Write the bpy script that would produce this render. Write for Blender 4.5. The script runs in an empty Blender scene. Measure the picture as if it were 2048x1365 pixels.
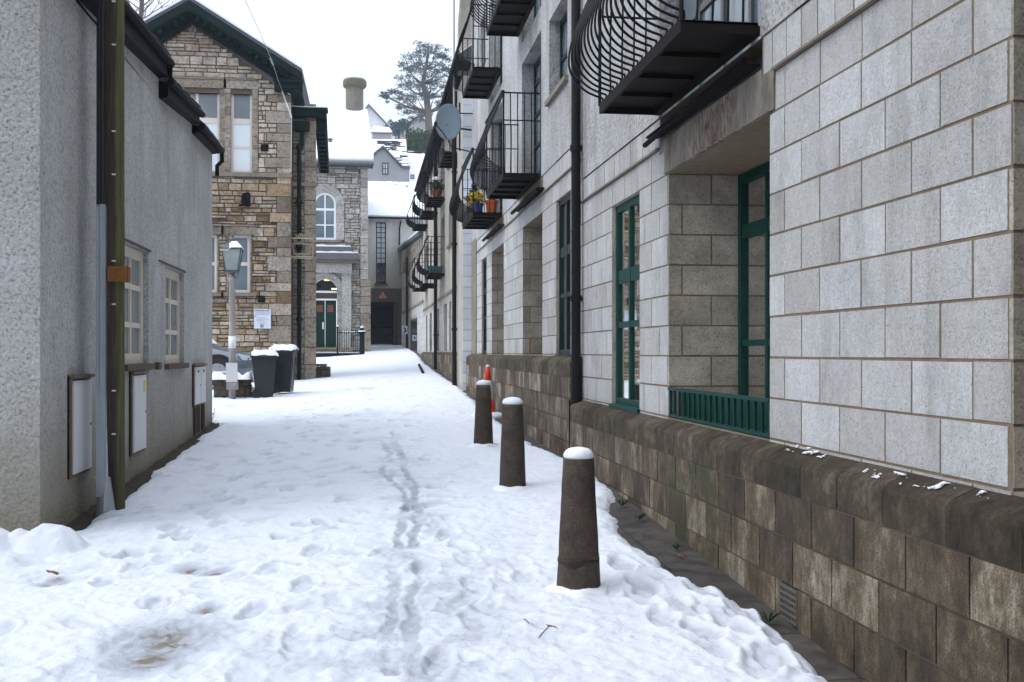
import bpy, math, random
import numpy as np
from math import sin, cos, tan, atan, radians, pi, sqrt
from mathutils import Vector
random.seed(7)
S = bpy.context.scene
COL = S.collection
# ------------------------------------------------------------------ camera geometry (eye is the origin, street runs along +Y)
F, TH, CX, HY = 2150.0, radians(7.76), 1024.0, 704.0
def onX(x, y, X):
    a = atan((x-CX)/F)+TH; Y = X/tan(a); zc = Y*cos(TH)+X*sin(TH)
    return (X, Y, (HY-y)*zc/F)
def onY(x, y, Y):
    a = atan((x-CX)/F)+TH; X = Y*tan(a); zc = Y*cos(TH)+X*sin(TH)
    return (X, Y, (HY-y)*zc/F)
GLY = [-30, 0, 5, 9.2, 16.9, 23, 29.5, 38, 46, 56, 62, 75, 110, 200]
GLZ = [-2.2, -1.62, -1.5, -1.40, -1.15, -.95, -.87, -.60, -.30, .28, .45, 5.8, 19.5, 40]
GRY = [-30, 0, 4.3, 5.7, 9.2, 14, 16.8, 21.7, 25.5, 37.7, 44, 56, 62, 75, 110, 200]
GRZ = [-2.2, -1.55, -1.40, -1.32, -1.165, -1.08, -1.02, -.83, -.74, -.32, -.05, .30, .45, 5.8, 19.5, 40]
def gz(X, Y):
    t = np.clip((np.asarray(X)+2.35)/4.45, 0, 1)
    return np.interp(Y, GLY, GLZ)*(1-t)+np.interp(Y, GRY, GRZ)*t
def hit(x, y, off=0.0):
    """where the ray through a photo pixel meets the street"""
    a = atan((x-CX)/F)+TH; d0 = 2.0
    lo, hi = 2.0, 80.0
    def fz(Y):
        X = Y*tan(a); zc = Y*cos(TH)+X*sin(TH)
        return (HY-y)*zc/F - float(gz(X, Y))-off
    Y = lo; prev = fz(lo)
    while Y < hi:
        Y += .05; c = fz(Y)
        if c <= 0 < prev or (prev > 0) != (c > 0): break
        prev = c
    X = Y*tan(a)
    return (X, Y, float(gz(X, Y))+off)
# ------------------------------------------------------------------ mesh builder
class MB:
    def __init__(s): s.v = []; s.f = []; s.m = []
    def add(s, vs, fs, m=0):
        n = len(s.v); s.v += [tuple(p) for p in vs]; s.f += [tuple(i+n for i in q) for q in fs]; s.m += [m]*len(fs); return s
    def hexa(s, p, m=0):
        return s.add(p, [(0,3,2,1),(4,5,6,7),(0,1,5,4),(1,2,6,5),(2,3,7,6),(3,0,4,7)], m)
    def box(s, x0, x1, y0, y1, z0, z1, m=0):
        return s.hexa([(x0,y0,z0),(x1,y0,z0),(x1,y1,z0),(x0,y1,z0),(x0,y0,z1),(x1,y0,z1),(x1,y1,z1),(x0,y1,z1)], m)
    def mbox(s, M, u0, u1, d0, d1, v0, v1, m=0):
        return s.hexa([M(u0,d0,v0),M(u1,d0,v0),M(u1,d1,v0),M(u0,d1,v0),M(u0,d0,v1),M(u1,d0,v1),M(u1,d1,v1),M(u0,d1,v1)], m)
    def quad(s, a, b, c, d, m=0): return s.add([a,b,c,d], [(0,1,2,3)], m)
    def prism(s, poly, A, B, m=0):
        """poly: list of 2-tuples; A,B map (p)->3D for both ends"""
        n = len(poly); vs = [A(p) for p in poly]+[B(p) for p in poly]
        fs = [tuple(range(n))[::-1], tuple(range(n, 2*n))]+[(i,(i+1)%n,(i+1)%n+n,i+n) for i in range(n)]
        return s.add(vs, fs, m)
    def tube(s, pts, r, n=6, m=0, cap=True):
        P = [Vector(p) for p in pts]; R = r if isinstance(r, (list, tuple)) else [r]*len(P)
        vs = []; up = None
        for i, p in enumerate(P):
            t = (P[min(i+1, len(P)-1)]-P[max(i-1, 0)]).normalized()
            if up is None:
                up = Vector((0,0,1)) if abs(t.z) < .9 else Vector((1,0,0))
            a = t.cross(up)
            if a.length < 1e-4: a = t.cross(Vector((0,1,0)))
            a.normalize(); b = t.cross(a).normalized(); up = -b if b.dot(up) < 0 else b
            for k in range(n):
                q = 2*pi*k/n; vs.append(p+(a*cos(q)+b*sin(q))*R[i])
        fs = [(i*n+k, i*n+(k+1)%n, (i+1)*n+(k+1)%n, (i+1)*n+k) for i in range(len(P)-1) for k in range(n)]
        if cap: fs += [tuple(range(n))[::-1], tuple((len(P)-1)*n+k for k in range(n))]
        return s.add(vs, fs, m)
    def lathe(s, prof, c=(0,0,0), n=24, m=0, jit=0):
        vs = []
        for r, z in prof:
            for k in range(n):
                q = 2*pi*k/n; rr = r*(1+random.uniform(-jit, jit)); vs.append((c[0]+rr*cos(q), c[1]+rr*sin(q), c[2]+z))
        fs = [(i*n+k, i*n+(k+1)%n, (i+1)*n+(k+1)%n, (i+1)*n+k) for i in range(len(prof)-1) for k in range(n)]
        fs += [tuple(range(n))[::-1], tuple((len(prof)-1)*n+k for k in range(n))]
        return s.add(vs, fs, m)
    def grid(s, rows, m=0):
        n = len(rows[0]); vs = [p for r in rows for p in r]
        return s.add(vs, [(i*n+k, i*n+k+1, (i+1)*n+k+1, (i+1)*n+k) for i in range(len(rows)-1) for k in range(n-1)], m)
    def build(s, name, mats, parent=None, smooth=False, world=True):
        me = bpy.data.meshes.new(name)
        off = Vector((0,0,0))
        if parent is not None and world:
            q = parent
            while q is not None: off += q.location; q = q.parent
        me.from_pydata([tuple(Vector(p)-off) for p in s.v] if off.length else s.v, [], s.f)
        mats = mats if isinstance(mats, (list, tuple)) else [mats]
        for m in mats: me.materials.append(m)
        if len(mats) > 1: me.polygons.foreach_set('material_index', s.m)
        if smooth: me.polygons.foreach_set('use_smooth', [True]*len(me.polygons))
        me.update()
        o = bpy.data.objects.new(name, me); COL.objects.link(o)
        if parent is not None: o.parent = parent
        return o
def tag(o, label, cat, group=None, kind=None):
    o['label'] = label; o['category'] = cat
    if group: o['group'] = group
    if kind: o['kind'] = kind
    return o
def empty(name, loc, label, cat, group=None, rz=0):
    o = bpy.data.objects.new(name, None); COL.objects.link(o); o.location = loc; o.rotation_euler = (0,0,rz)
    o.empty_display_size = .2
    return tag(o, label, cat, group)
def copy_tree(o, parent=None):
    c = o.copy(); COL.objects.link(c)
    if parent is not None: c.parent = parent
    for ch in [x for x in KIDS(o)]: copy_tree(ch, c)
    return c
def KIDS(o): return [x for x in COL.objects if x.parent == o]
# ------------------------------------------------------------------ materials
class NT:
    def __init__(s, name):
        s.mat = bpy.data.materials.new(name); s.mat.use_nodes = True; s.t = s.mat.node_tree
        s.b = s.t.nodes['Principled BSDF']; s.geo = s.t.nodes.new('ShaderNodeNewGeometry')
    def n(s, typ, **kw):
        o = s.t.nodes.new(typ)
        for k, v in kw.items():
            if hasattr(o, k) and not k[0].isupper(): setattr(o, k, v)
            else: o.inputs[k].default_value = v
        return o
    def l(s, a, b): s.t.links.new(a, b)
    def pos(s, scale=(1,1,1)):
        m = s.n('ShaderNodeMapping'); s.l(s.geo.outputs['Position'], m.inputs['Vector']); m.inputs['Scale'].default_value = scale
        return m.outputs[0]
    def noise(s, vec, sc, det=4, rough=.6, dist=0):
        o = s.n('ShaderNodeTexNoise'); s.l(vec, o.inputs['Vector']); o.inputs['Scale'].default_value = sc
        o.inputs['Detail'].default_value = det; o.inputs['Roughness'].default_value = rough; o.inputs['Distortion'].default_value = dist
        return o.outputs['Fac']
    def ramp(s, fac, stops):
        r = s.n('ShaderNodeValToRGB'); s.l(fac, r.inputs[0]); e = r.color_ramp.elements
        while len(e) < len(stops): e.new(.5)
        for q, (p, c) in zip(e, stops):
            q.position = p; q.color = (c, c, c, 1) if isinstance(c, (int, float)) else (*c, 1)
        return r.outputs[0]
    def mix(s, fac, a, b, mode='MIX'):
        m = s.n('ShaderNodeMix', data_type='RGBA', blend_type=mode)
        for sock, v in ((m.inputs[0], fac), (m.inputs[6], a), (m.inputs[7], b)):
            if isinstance(v, (int, float)): sock.default_value = v
            elif isinstance(v, tuple): sock.default_value = (*v, 1)
            else: s.l(v, sock)
        return m.outputs[2]
    def math(s, op, a, b=0.0, clamp=False):
        m = s.n('ShaderNodeMath', operation=op, use_clamp=clamp)
        for sock, v in ((m.inputs[0], a), (m.inputs[1], b)):
            if isinstance(v, (int, float)): sock.default_value = v
            else: s.l(v, sock)
        return m.outputs[0]
    def bump(s, h, strength, dist, prev=None):
        b = s.n('ShaderNodeBump'); s.l(h, b.inputs['Height']); b.inputs['Strength'].default_value = strength
        b.inputs['Distance'].default_value = dist
        if prev: s.l(prev, b.inputs['Normal'])
        return b.outputs[0]
    def out(s, col=None, rough=None, normal=None, metal=None):
        for k, v in (('Base Color', col), ('Roughness', rough), ('Normal', normal), ('Metallic', metal)):
            if v is None: continue
            if isinstance(v, (int, float)): s.b.inputs[k].default_value = v
            elif isinstance(v, tuple): s.b.inputs[k].default_value = (*v, 1)
            else: s.l(v, s.b.inputs[k])
        return s.mat
def simple(name, c, rough=.6, metal=0, var=.25, sc=8, bump=.2, bd=.004, island=0, spec=None, st=(1,1,1)):
    t = NT(name); p = t.pos(st); n = t.noise(p, sc, 5)
    d = tuple(x*(1-var) for x in c); h = tuple(min(1, x*(1+var)) for x in c)
    col = t.mix(n, d, h)
    if island:
        r = t.ramp(t.geo.outputs['Random Per Island'], [(0, 1-island), (1, 1+island)])
        col = t.mix(1.0, col, r, 'MULTIPLY')
    nb = t.bump(t.noise(p, sc*6, 4), bump, bd)
    if spec is not None: t.b.inputs['Specular IOR Level'].default_value = spec
    return t.out(col, rough, nb, metal)
def z_of(t):
    x = t.n('ShaderNodeSeparateXYZ'); t.l(t.geo.outputs['Position'], x.inputs[0]); return x.outputs

def m_block():
    t = NT('split_face_block'); p = t.pos()
    isl = t.geo.outputs['Random Per Island']
    base = t.ramp(isl, [(0, (.43,.415,.39)), (.3, (.53,.525,.52)), (.55, (.48,.47,.445)), (.8, (.56,.56,.56)), (1, (.60,.60,.60))])
    mot = t.ramp(t.noise(t.pos((1,1,.6)), 2.6, 8, .75), [(.3, .74), (.48, .98), (.7, 1.10)])
    c = t.mix(1, base, mot, 'MULTIPLY')
    gr = t.noise(p, 85, 3, .75); spk = t.ramp(gr, [(.28, .35), (.39, .86), (.50, 1), (.62, 1.04), (.75, 1.25)]); fine = t.noise(p, 38, 5, .8); c = t.mix(1, c, t.ramp(fine, [(.3, .80), (.5, 1), (.7, 1.15)]), 'MULTIPLY')
    c = t.mix(1, c, spk, 'MULTIPLY')
    st = t.noise(t.pos((1,1.6,.35)), 2.3, 6, .7); stain = t.ramp(st, [(.52, 0), (.78, .55)])
    c = t.mix(stain, c, (.23,.205,.17))
    n1 = t.bump(t.noise(p, 48, 5, .8), 1.0, .010)
    v = t.ramp(gr, [(.36, 0), (.5, 1)])
    n2 = t.bump(v, .5, .004, n1)
    return t.out(c, .88, n2)
def m_reveal_block():  # darker, browner block tone for recess cheeks and window reveals
    t = NT('brown_reveal_block'); p = t.pos(); isl = t.geo.outputs['Random Per Island']
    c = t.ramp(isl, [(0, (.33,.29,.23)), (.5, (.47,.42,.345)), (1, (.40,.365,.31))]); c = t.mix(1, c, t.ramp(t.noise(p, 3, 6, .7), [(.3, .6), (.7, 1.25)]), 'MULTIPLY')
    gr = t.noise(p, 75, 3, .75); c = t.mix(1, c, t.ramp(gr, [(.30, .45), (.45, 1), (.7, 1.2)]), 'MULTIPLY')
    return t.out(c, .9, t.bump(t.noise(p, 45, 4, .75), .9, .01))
def m_mortar(): return simple('sandy_mortar', (.20,.145,.095), .95, var=.5, sc=20, bump=.5)
def m_base():
    t = NT('stained_base_stone'); p = t.pos(); isl = t.geo.outputs['Random Per Island']
    n1 = t.noise(t.pos((1,1.3,.8)), 3.1, 9, .78); n2 = t.noise(t.pos((1,3.2,.7)), 3.3, 6, .75)
    f = t.math('ADD', t.math('MULTIPLY', n1, .75), t.math('MULTIPLY', isl, .16)); f = t.math('ADD', f, t.math('MULTIPLY', n2, .2))
    c = t.ramp(f, [(.38, (.014,.009,.005)), (.49, (.060,.040,.021)), (.575, (.125,.092,.056)), (.64, (.25,.205,.145)), (.72, (.44,.40,.33))])
    z = t.noise(t.pos((1,1,1)), 1.3, 4, .6)
    c = t.mix(t.ramp(z, [(.56, 0), (.72, .75)]), c, (.05,.038,.022))
    blk = t.noise(t.pos((1,3.2,.8)), 1.7, 7, .75, .4)
    c = t.mix(t.ramp(blk, [(.60, 0), (.70, .8)]), c, (.016,.012,.008))
    g = t.noise(p, 2.1, 6, .7)
    y = z_of(t)
    band = t.math('MULTIPLY', t.ramp(t.math('ABSOLUTE', t.math('SUBTRACT', y[1], 6.7)), [(0, 1), (.4, .8), (.75, 0)]), t.ramp(g, [(.40, 0), (.52, .95)]))
    c = t.mix(band, c, (.032,.038,.008))
    gr = t.noise(p, 120, 3, .7); c = t.mix(1, c, t.ramp(gr, [(.35, .35), (.5, 1), (.7, 1.3)]), 'MULTIPLY')
    nb = t.bump(t.noise(p, 50, 5, .75), .85, .007)
    return t.out(c, .8, nb)
def m_coping():
    t = NT('mossy_coping'); p = t.pos(); isl = t.geo.outputs['Random Per Island']
    n1 = t.noise(t.pos((1,1.2,1)), 4.5, 10, .85)
    f = t.math('ADD', t.math('MULTIPLY', n1, .9), t.math('MULTIPLY', isl, .12))
    c = t.ramp(f, [(.38, (.016,.010,.005)), (.47, (.052,.034,.018)), (.55, (.095,.070,.042)), (.65, (.20,.165,.12)), (.76, (.30,.27,.21))])
    g = t.noise(p, 3.2, 6, .7)
    c = t.mix(t.ramp(g, [(.5, 0), (.64, .7)]), c, (.05,.04,.012))
    nb = t.bump(t.noise(p, 26, 8, .85), 1.0, .03)
    return t.out(c, .92, nb)
def m_rough(name, a, b, dirt, peb=75, pale=1.0, streak=.5, low=None):
    t = NT(name); p = t.pos()
    n = t.noise(p, 1.1, 5, .6); c = t.mix(t.ramp(n, [(.35, 0), (.65, 1)]), a, b)
    sp = t.noise(p, peb, 3, .8); c = t.mix(1, c, t.ramp(sp, [(.34, .45), (.47, .95), (.6, 1.06), (.75, 1.3)]), 'MULTIPLY')
    st = t.noise(t.pos((2.0,2.0,.5)), 1.3, 8, .75); c = t.mix(t.ramp(st, [(.48, 0), (.78, streak)]), c, dirt)
    if low:
        z = z_of(t)[2]; h = t.math('ADD', z, t.math('MULTIPLY', t.noise(p, 2.4, 5, .7), 1.1))
        mr = t.n('ShaderNodeMapRange'); t.l(h, mr.inputs[0]); mr.inputs[1].default_value = low[0]; mr.inputs[2].default_value = low[1]
        mr.inputs[3].default_value = .85; mr.inputs[4].default_value = 0
        c = t.mix(mr.outputs[0], c, low[2])
    v = t.n('ShaderNodeTexVoronoi'); t.l(p, v.inputs['Vector']); v.inputs['Scale'].default_value = peb*.8
    n1 = t.bump(v.outputs['Distance'], .7, -.4/peb); n2 = t.bump(sp, .8, .6/peb, n1)
    return t.out(c, .92, n2)
def m_rubble(name, stops, dark=.6):
    t = NT(name); p = t.pos(); isl = t.geo.outputs['Random Per Island']
    c = t.ramp(isl, stops)
    n = t.noise(p, 1.0, 5, .65); c = t.mix(t.ramp(n, [(.50, 0), (.72, dark)]), c, (.055,.046,.036))
    n3 = t.noise(p, 14, 5, .7); c = t.mix(1, c, t.ramp(n3, [(.3, .35), (.5, 1.0), (.72, 1.35)]), 'MULTIPLY')
    nb = t.bump(t.noise(p, 16, 6, .8), .9, .03)
    return t.out(c, .92, nb)
def m_snow():
    t = NT('snow'); p = t.pos()
    c = (.78,.80,.85); n1 = t.bump(t.noise(p, 9, 6, .65), .35, .03); n2 = t.bump(t.noise(p, 60, 4, .7), .3, .006, n1)
    t.b.inputs['Specular IOR Level'].default_value = .25
    return t.out(c, .8, n2)
def m_ground_snow():
    t = NT('street_snow'); p = t.pos()
    a = t.n('ShaderNodeAttribute', attribute_name='slush'); d = t.n('ShaderNodeAttribute', attribute_name='dirt')
    br = t.noise(p, 13, 6, .7)
    s = t.math('MULTIPLY', a.outputs['Fac'], t.ramp(br, [(.3, .55), (.6, 1.1)]), True)
    c = t.mix(s, (.74,.77,.83), (.36,.39,.445))
    dm = t.ramp(t.math('MULTIPLY', d.outputs['Fac'], t.math('ADD', t.noise(t.pos((.6,1.6,1)), 9, 7, .75, .5), .0)), [(.34, 0), (.47, 1)])
    dcol = t.mix(t.noise(p, 30, 4), (.13,.10,.07), (.33,.29,.23))
    c = t.mix(dm, c, dcol)
    ro = t.ramp(s, [(0, .75), (1, .35)])
    n1 = t.bump(t.noise(p, 14, 8, .72), .6, .03); n2 = t.bump(t.noise(p, 70, 5, .8), .6, .008, n1)
    t.b.inputs['Specular IOR Level'].default_value = .3
    return t.out(c, ro, n2)
def m_lintel():
    t = NT('rust_streaked_concrete'); p = t.pos(); n = t.noise(t.pos((1,1,.5)), 4, 7, .7)
    c = t.ramp(n, [(.3, (.07,.055,.04)), (.5, (.20,.175,.145)), (.7, (.32,.295,.26))])
    y = z_of(t)[1]; b = t.ramp(t.math('ABSOLUTE', t.math('SUBTRACT', y, 6.75)), [(0, 1), (.35, .8), (.6, 0)])
    r_ = t.math('MULTIPLY', b, t.ramp(t.noise(t.pos((1,2.5,1)), 9, 7, .8, .6), [(.48, 0), (.56, 1)])); c = t.mix(r_, c, (.10,.035,.018))
    return t.out(c, .9, t.bump(n, .5, .01))
def m_pave():
    t = NT('wet_paving'); p = t.pos()
    sx = z_of(t); cmb = t.n('ShaderNodeCombineXYZ'); t.l(sx[1], cmb.inputs[0]); t.l(sx[0], cmb.inputs[1])
    b = t.n('ShaderNodeTexBrick'); t.l(cmb.outputs[0], b.inputs['Vector']); b.inputs['Scale'].default_value = 1
    b.inputs['Brick Width'].default_value = .62; b.inputs['Row Height'].default_value = .6; b.inputs['Mortar Size'].default_value = .008
    b.inputs['Color1'].default_value = (.034,.029,.025,1); b.inputs['Color2'].default_value = (.058,.049,.041,1); b.inputs['Mortar'].default_value = (.014,.011,.009,1)
    n = t.noise(p, 7, 6, .7); c = t.mix(1, b.outputs['Color'], t.ramp(n, [(.3, .5), (.7, 1.5)]), 'MULTIPLY')
    nb = t.bump(t.noise(p, 45, 5, .7), .5, .004)
    return t.out(c, t.ramp(n, [(.35, .38), (.6, .75)]), nb)
def m_pole():
    t = NT('weathered_pole_wood'); p = t.pos((14,14,.8))
    n = t.noise(p, 3, 6, .7); c = t.ramp(n, [(.3, (.012,.008,.006)), (.6, (.045,.030,.019)), (.8, (.08,.055,.035))])
    x = z_of(t); side = t.math('ADD', x[0], t.math('MULTIPLY', t.noise(t.pos((1,1,.4)), 5, 4), .07))
    mr = t.n('ShaderNodeMapRange'); t.l(side, mr.inputs[0]); mr.inputs[1].default_value = -2.04; mr.inputs[2].default_value = -2.015
    c = t.mix(mr.outputs[0], c, t.ramp(t.noise(p, 2, 5), [(.3, (.032,.036,.008)), (.7, (.115,.110,.032))]))
    return t.out(c, .85, t.bump(n, .8, .008))
def m_conc():
    t = NT('brown_aggregate_concrete'); p = t.pos()
    n = t.noise(p, 6, 6, .7); c = t.ramp(n, [(.3, (.028,.019,.013)), (.55, (.062,.046,.032)), (.8, (.115,.088,.06))])
    sp = t.noise(p, 150, 3, .7); c = t.mix(1, c, t.ramp(sp, [(.35, .4), (.5, 1), (.68, 1.7), (.78, 2.6)]), 'MULTIPLY')
    s = t.noise(t.pos((1,1,.6)), 3, 5); c = t.mix(t.ramp(s, [(.55, 0), (.75, .5)]), c, (.06,.05,.022))
    return t.out(c, .85, t.bump(sp, .6, .004))
def m_glass(name, tint=(.02,.025,.03), rough=.04, spec=.9):
    t = NT(name); t.b.inputs['Specular IOR Level'].default_value = spec
    n = t.noise(t.pos(), 2.2, 3); return t.out(t.mix(n, tuple(x*.6 for x in tint), tuple(x*1.5 for x in tint)), rough, t.bump(n, .12, .01))
def m_clearglass():
    m = bpy.data.materials.new('window_glass'); m.use_nodes = True; t = m.node_tree; t.nodes.clear()
    o = t.nodes.new('ShaderNodeOutputMaterial'); mx = t.nodes.new('ShaderNodeMixShader'); g = t.nodes.new('ShaderNodeBsdfGlossy'); tr = t.nodes.new('ShaderNodeBsdfTransparent')
    fr = t.nodes.new('ShaderNodeFresnel'); fr.inputs[0].default_value = 1.32; g.inputs['Roughness'].default_value = .03
    nz = t.nodes.new('ShaderNodeTexNoise'); nz.inputs['Scale'].default_value = 2; bp = t.nodes.new('ShaderNodeBump'); bp.inputs['Strength'].default_value = .1; bp.inputs['Distance'].default_value = .02
    t.links.new(nz.outputs[0], bp.inputs['Height']); t.links.new(bp.outputs[0], g.inputs['Normal'])
    tr.inputs[0].default_value = (.85,.88,.86,1)
    t.links.new(fr.outputs[0], mx.inputs[0]); t.links.new(tr.outputs[0], mx.inputs[1]); t.links.new(g.outputs[0], mx.inputs[2]); t.links.new(mx.outputs[0], o.inputs[0])
    return m
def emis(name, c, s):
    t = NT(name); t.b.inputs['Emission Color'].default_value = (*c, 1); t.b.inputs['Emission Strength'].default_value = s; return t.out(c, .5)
M = dict(
 block=m_block(), reveal_block=m_reveal_block(), mortar=m_mortar(), base=m_base(), coping=m_coping(), snow=m_snow(), gsnow=m_ground_snow(), pave=m_pave(), pole=m_pole(), conc=m_conc(),
 rcR=m_rough('grey_roughcast', (.52,.52,.53), (.40,.39,.38), (.16,.125,.085), 34, streak=.85),
 rcL=m_rough('pebbledash', (.40,.395,.385), (.49,.485,.475), (.22,.195,.16), 36, streak=.6, low=(-.75, .5, (.19,.165,.10))),
 rcS3=m_rough('cream_render', (.50,.47,.41), (.40,.37,.32), (.15,.125,.09), 40, streak=.9),
 rcA=m_rough('pale_harling', (.66,.66,.62), (.58,.58,.53), (.30,.28,.22), 30, streak=.8, low=(2.2, 6.2, (.36,.34,.25))),
 rough_brown=m_rough('brown_roughcast', (.30,.26,.20), (.20,.17,.12), (.08,.06,.04), 45),
 rubA=m_rubble('rubble_sandstone', [(0, (.13,.09,.05)), (.15, (.28,.19,.11)), (.3, (.46,.34,.21)), (.5, (.36,.27,.18)), (.7, (.55,.45,.34)), (.9, (.40,.34,.28)), (1, (.22,.14,.08))]),
 rubAt=m_rubble('pale_rubble_sandstone', [(0, (.30,.23,.17)), (.2, (.58,.48,.39)), (.5, (.44,.38,.32)), (.75, (.64,.55,.46)), (1, (.38,.29,.21))], .5),
 rubC=m_rubble('grey_limestone_rubble', [(0, (.25,.23,.20)), (.3, (.42,.40,.36)), (.6, (.36,.34,.31)), (1, (.48,.46,.42))], .5),
 rubD=m_rubble('dark_garden_stone', [(0, (.05,.045,.03)), (.5, (.10,.085,.06)), (1, (.07,.07,.035))]),
 joint=simple('dark_lime_joint', (.12,.09,.062), .95, var=.4, sc=10),
 quoin=m_rubble('dressed_sandstone', [(0, (.19,.155,.12)), (.4, (.33,.28,.22)), (.8, (.27,.225,.175)), (1, (.37,.33,.28))], .65),
 ash=m_rubble('pale_ashlar', [(0, (.34,.33,.30)), (.5, (.45,.44,.41)), (1, (.38,.36,.33))], .35),
 whitewash=simple('painted_white_block', (.62,.66,.72), .85, var=.12, sc=5, bump=.5, bd=.006, island=.1),
 green=simple('green_painted_timber', (.004,.046,.036), .55, spec=.2, var=.45, sc=12, bump=.12),
 teal=simple('dark_grey_green_paint', (.012,.022,.021), .5, spec=.25, var=.3, sc=12, bump=.1),
 dgreen=simple('bottle_green_paint', (.002,.013,.012), .6, spec=.15, var=.3, sc=6),
 doorg=simple('green_door_paint', (.003,.030,.022), .5, spec=.2, var=.2, sc=6),
 iron=simple('black_wrought_iron', (.006,.007,.009), .5, .0, spec=.2, var=.35, sc=20, bump=.2, bd=.002),
 soffit=simple('rusty_dark_plate', (.012,.009,.008), .7, spec=.15, var=.5, sc=4),
 fascia=simple('black_eaves_board', (.006,.005,.007), .75, spec=.12, var=.3),
 pipe=simple('black_cast_pipe', (.007,.006,.007), .5, spec=.25, var=.35, sc=5, st=(1,1,.3)),
 white=simple('white_upvc', (.78,.79,.80), .4, var=.05, sc=4, bump=.05),
 cream=simple('cream_window_paint', (.62,.56,.46), .5, var=.1, sc=10),
 pinkw=simple('off_white_window_paint', (.68,.61,.56), .5, var=.08, sc=10),
 cab=simple('weathered_white_cabinet', (.60,.60,.60), .5, var=.12, sc=3, bump=.08, st=(1,1,.4)),
 cabf=simple('brown_cabinet_edge', (.13,.095,.06), .8, var=.5, sc=14),
 sillb=simple('brown_stone_sill', (.075,.05,.035), .85, var=.5, sc=14, bump=.5),
 stonesill=simple('weathered_stone_band', (.21,.18,.145), .9, var=.5, sc=5, bump=.6, bd=.01),
 lintel=m_lintel(),
 rust=simple('rusty_orange_steel', (.20,.075,.012), .85, var=.75, sc=22, bump=.6),
 galv=simple('galvanised_steel', (.42,.47,.50), .35, .75, var=.2, sc=10),
 lead=simple('grey_lead_flashing', (.10,.105,.11), .5, var=.3, sc=8),
 slate=simple('dark_slate', (.07,.075,.09), .7, var=.4, sc=9, island=.25),
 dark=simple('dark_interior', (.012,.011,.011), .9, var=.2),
 tunnel=simple('dark_passage_wall', (.05,.042,.035), .95, var=.4, sc=3),  # even dark tone for the passage walls
 beam=simple('stained_concrete_beam', (.10,.092,.078), .9, var=.45, sc=2.5),
 curtain=simple('cream_curtain', (.62,.55,.42), .9, var=.12, sc=3),
 blind=simple('white_blind', (.74,.79,.82), .8, var=.03, sc=3),
 glass=m_clearglass(), dglass=m_glass('dark_window_glass'), bglass=m_glass('sky_reflecting_glass', (.13,.17,.20), .08, 1.0), lglass=m_glass('pale_window_glass', (.42,.48,.52), .1),
 gglass=m_glass('frosted_grey_glass', (.16,.19,.20), .25, .6),
 dish=simple('grey_dish_enamel', (.24,.31,.37), .5, var=.1, sc=4),
 orange=simple('orange_cone_plastic', (.85,.045,.015), .4, var=.1), coneW=simple('white_reflective_band', (.75,.75,.76), .4, var=.05),
 terracotta=simple('terracotta_plastic', (.62,.115,.035), .5, var=.15), bluepot=simple('blue_glazed_pot', (.012,.035,.17), .25, var=.2),
 redpot=simple('brown_red_pot', (.16,.05,.03), .5, var=.2), tealpot=simple('teal_trough_plastic', (.015,.09,.085), .4, var=.2),
 leafy=simple('evergreen_leaf', (.028,.045,.018), .7, var=.5, sc=6, island=.5), yellow=simple('yellow_petals', (.72,.50,.02), .6, var=.2, island=.3),
 brownleaf=simple('dead_brown_leaf', (.20,.075,.03), .8, var=.5, sc=30, island=.4), pine=simple('haze_tinted_needles', (.055,.095,.105), .8, var=.5, sc=2, island=.6),  # pine is blued and lightened: distance haze put into its colour
 bark=simple('pine_bark', (.13,.11,.10), .9, var=.4, sc=5), twig=simple('grey_twig_bark', (.10,.085,.08), .9, var=.3),
 hedge=simple('hedge_leaf', (.022,.055,.016), .8, var=.5, island=.6), weed=simple('weed_green', (.035,.10,.02), .7, var=.4),
 binp=simple('charcoal_bin_plastic', (.012,.014,.017), .38, var=.15, sc=3, bump=.1), rubber=simple('black_rubber', (.013,.013,.014), .7, var=.3),
 carp=simple('silver_grey_car_paint', (.15,.17,.19), .28, .55, var=.05), carg=m_glass('car_glass', (.02,.025,.03)), chrome=simple('alloy_metal', (.5,.5,.52), .25, .9, var=.1),
 lampm=simple('grey_lamp_paint', (.07,.085,.09), .5, .2, var=.25), postg=simple('worn_grey_post_paint', (.30,.27,.26), .6, .1, var=.35, sc=6, st=(1,1,.4)), lglobe=m_glass('lantern_glass', (.30,.34,.33), .15),
 sign=simple('white_sign_face', (.66,.71,.80), .5, var=.03), ink=simple('navy_print', (.05,.07,.16), .6, var=.1), red=simple('red_sign_border', (.42,.02,.03), .5, var=.1),
 black=simple('black_symbol', (.01,.01,.01), .6, var=.1), signy=simple('warm_white_sign_face', (.55,.50,.40), .5, var=.08),
 farwall=simple('far_grey_render', (.31,.315,.33), .9, var=.2, sc=1.2), farpink=simple('far_pinkish_render', (.36,.33,.325), .9, var=.2, sc=1), farwhite=simple('far_white_render', (.68,.70,.72), .9, var=.08, sc=1),
 chim=simple('lichened_chimney_render', (.19,.17,.135), .95, var=.5, sc=3.5, bump=.6, bd=.02), mossst=simple('mossy_stone_cap', (.13,.13,.085), .95, var=.4, sc=4, bump=.6, bd=.02),
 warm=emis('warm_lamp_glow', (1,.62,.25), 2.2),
 wire=simple('weathered_gilt_wire', (.38,.32,.22), .6, .2, var=.3), cable=simple('grey_cable', (.35,.36,.38), .6, var=.1),
 soil=simple('dark_soil', (.035,.026,.015), .95, var=.6, sc=12, bump=.8, bd=.02),
)
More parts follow.
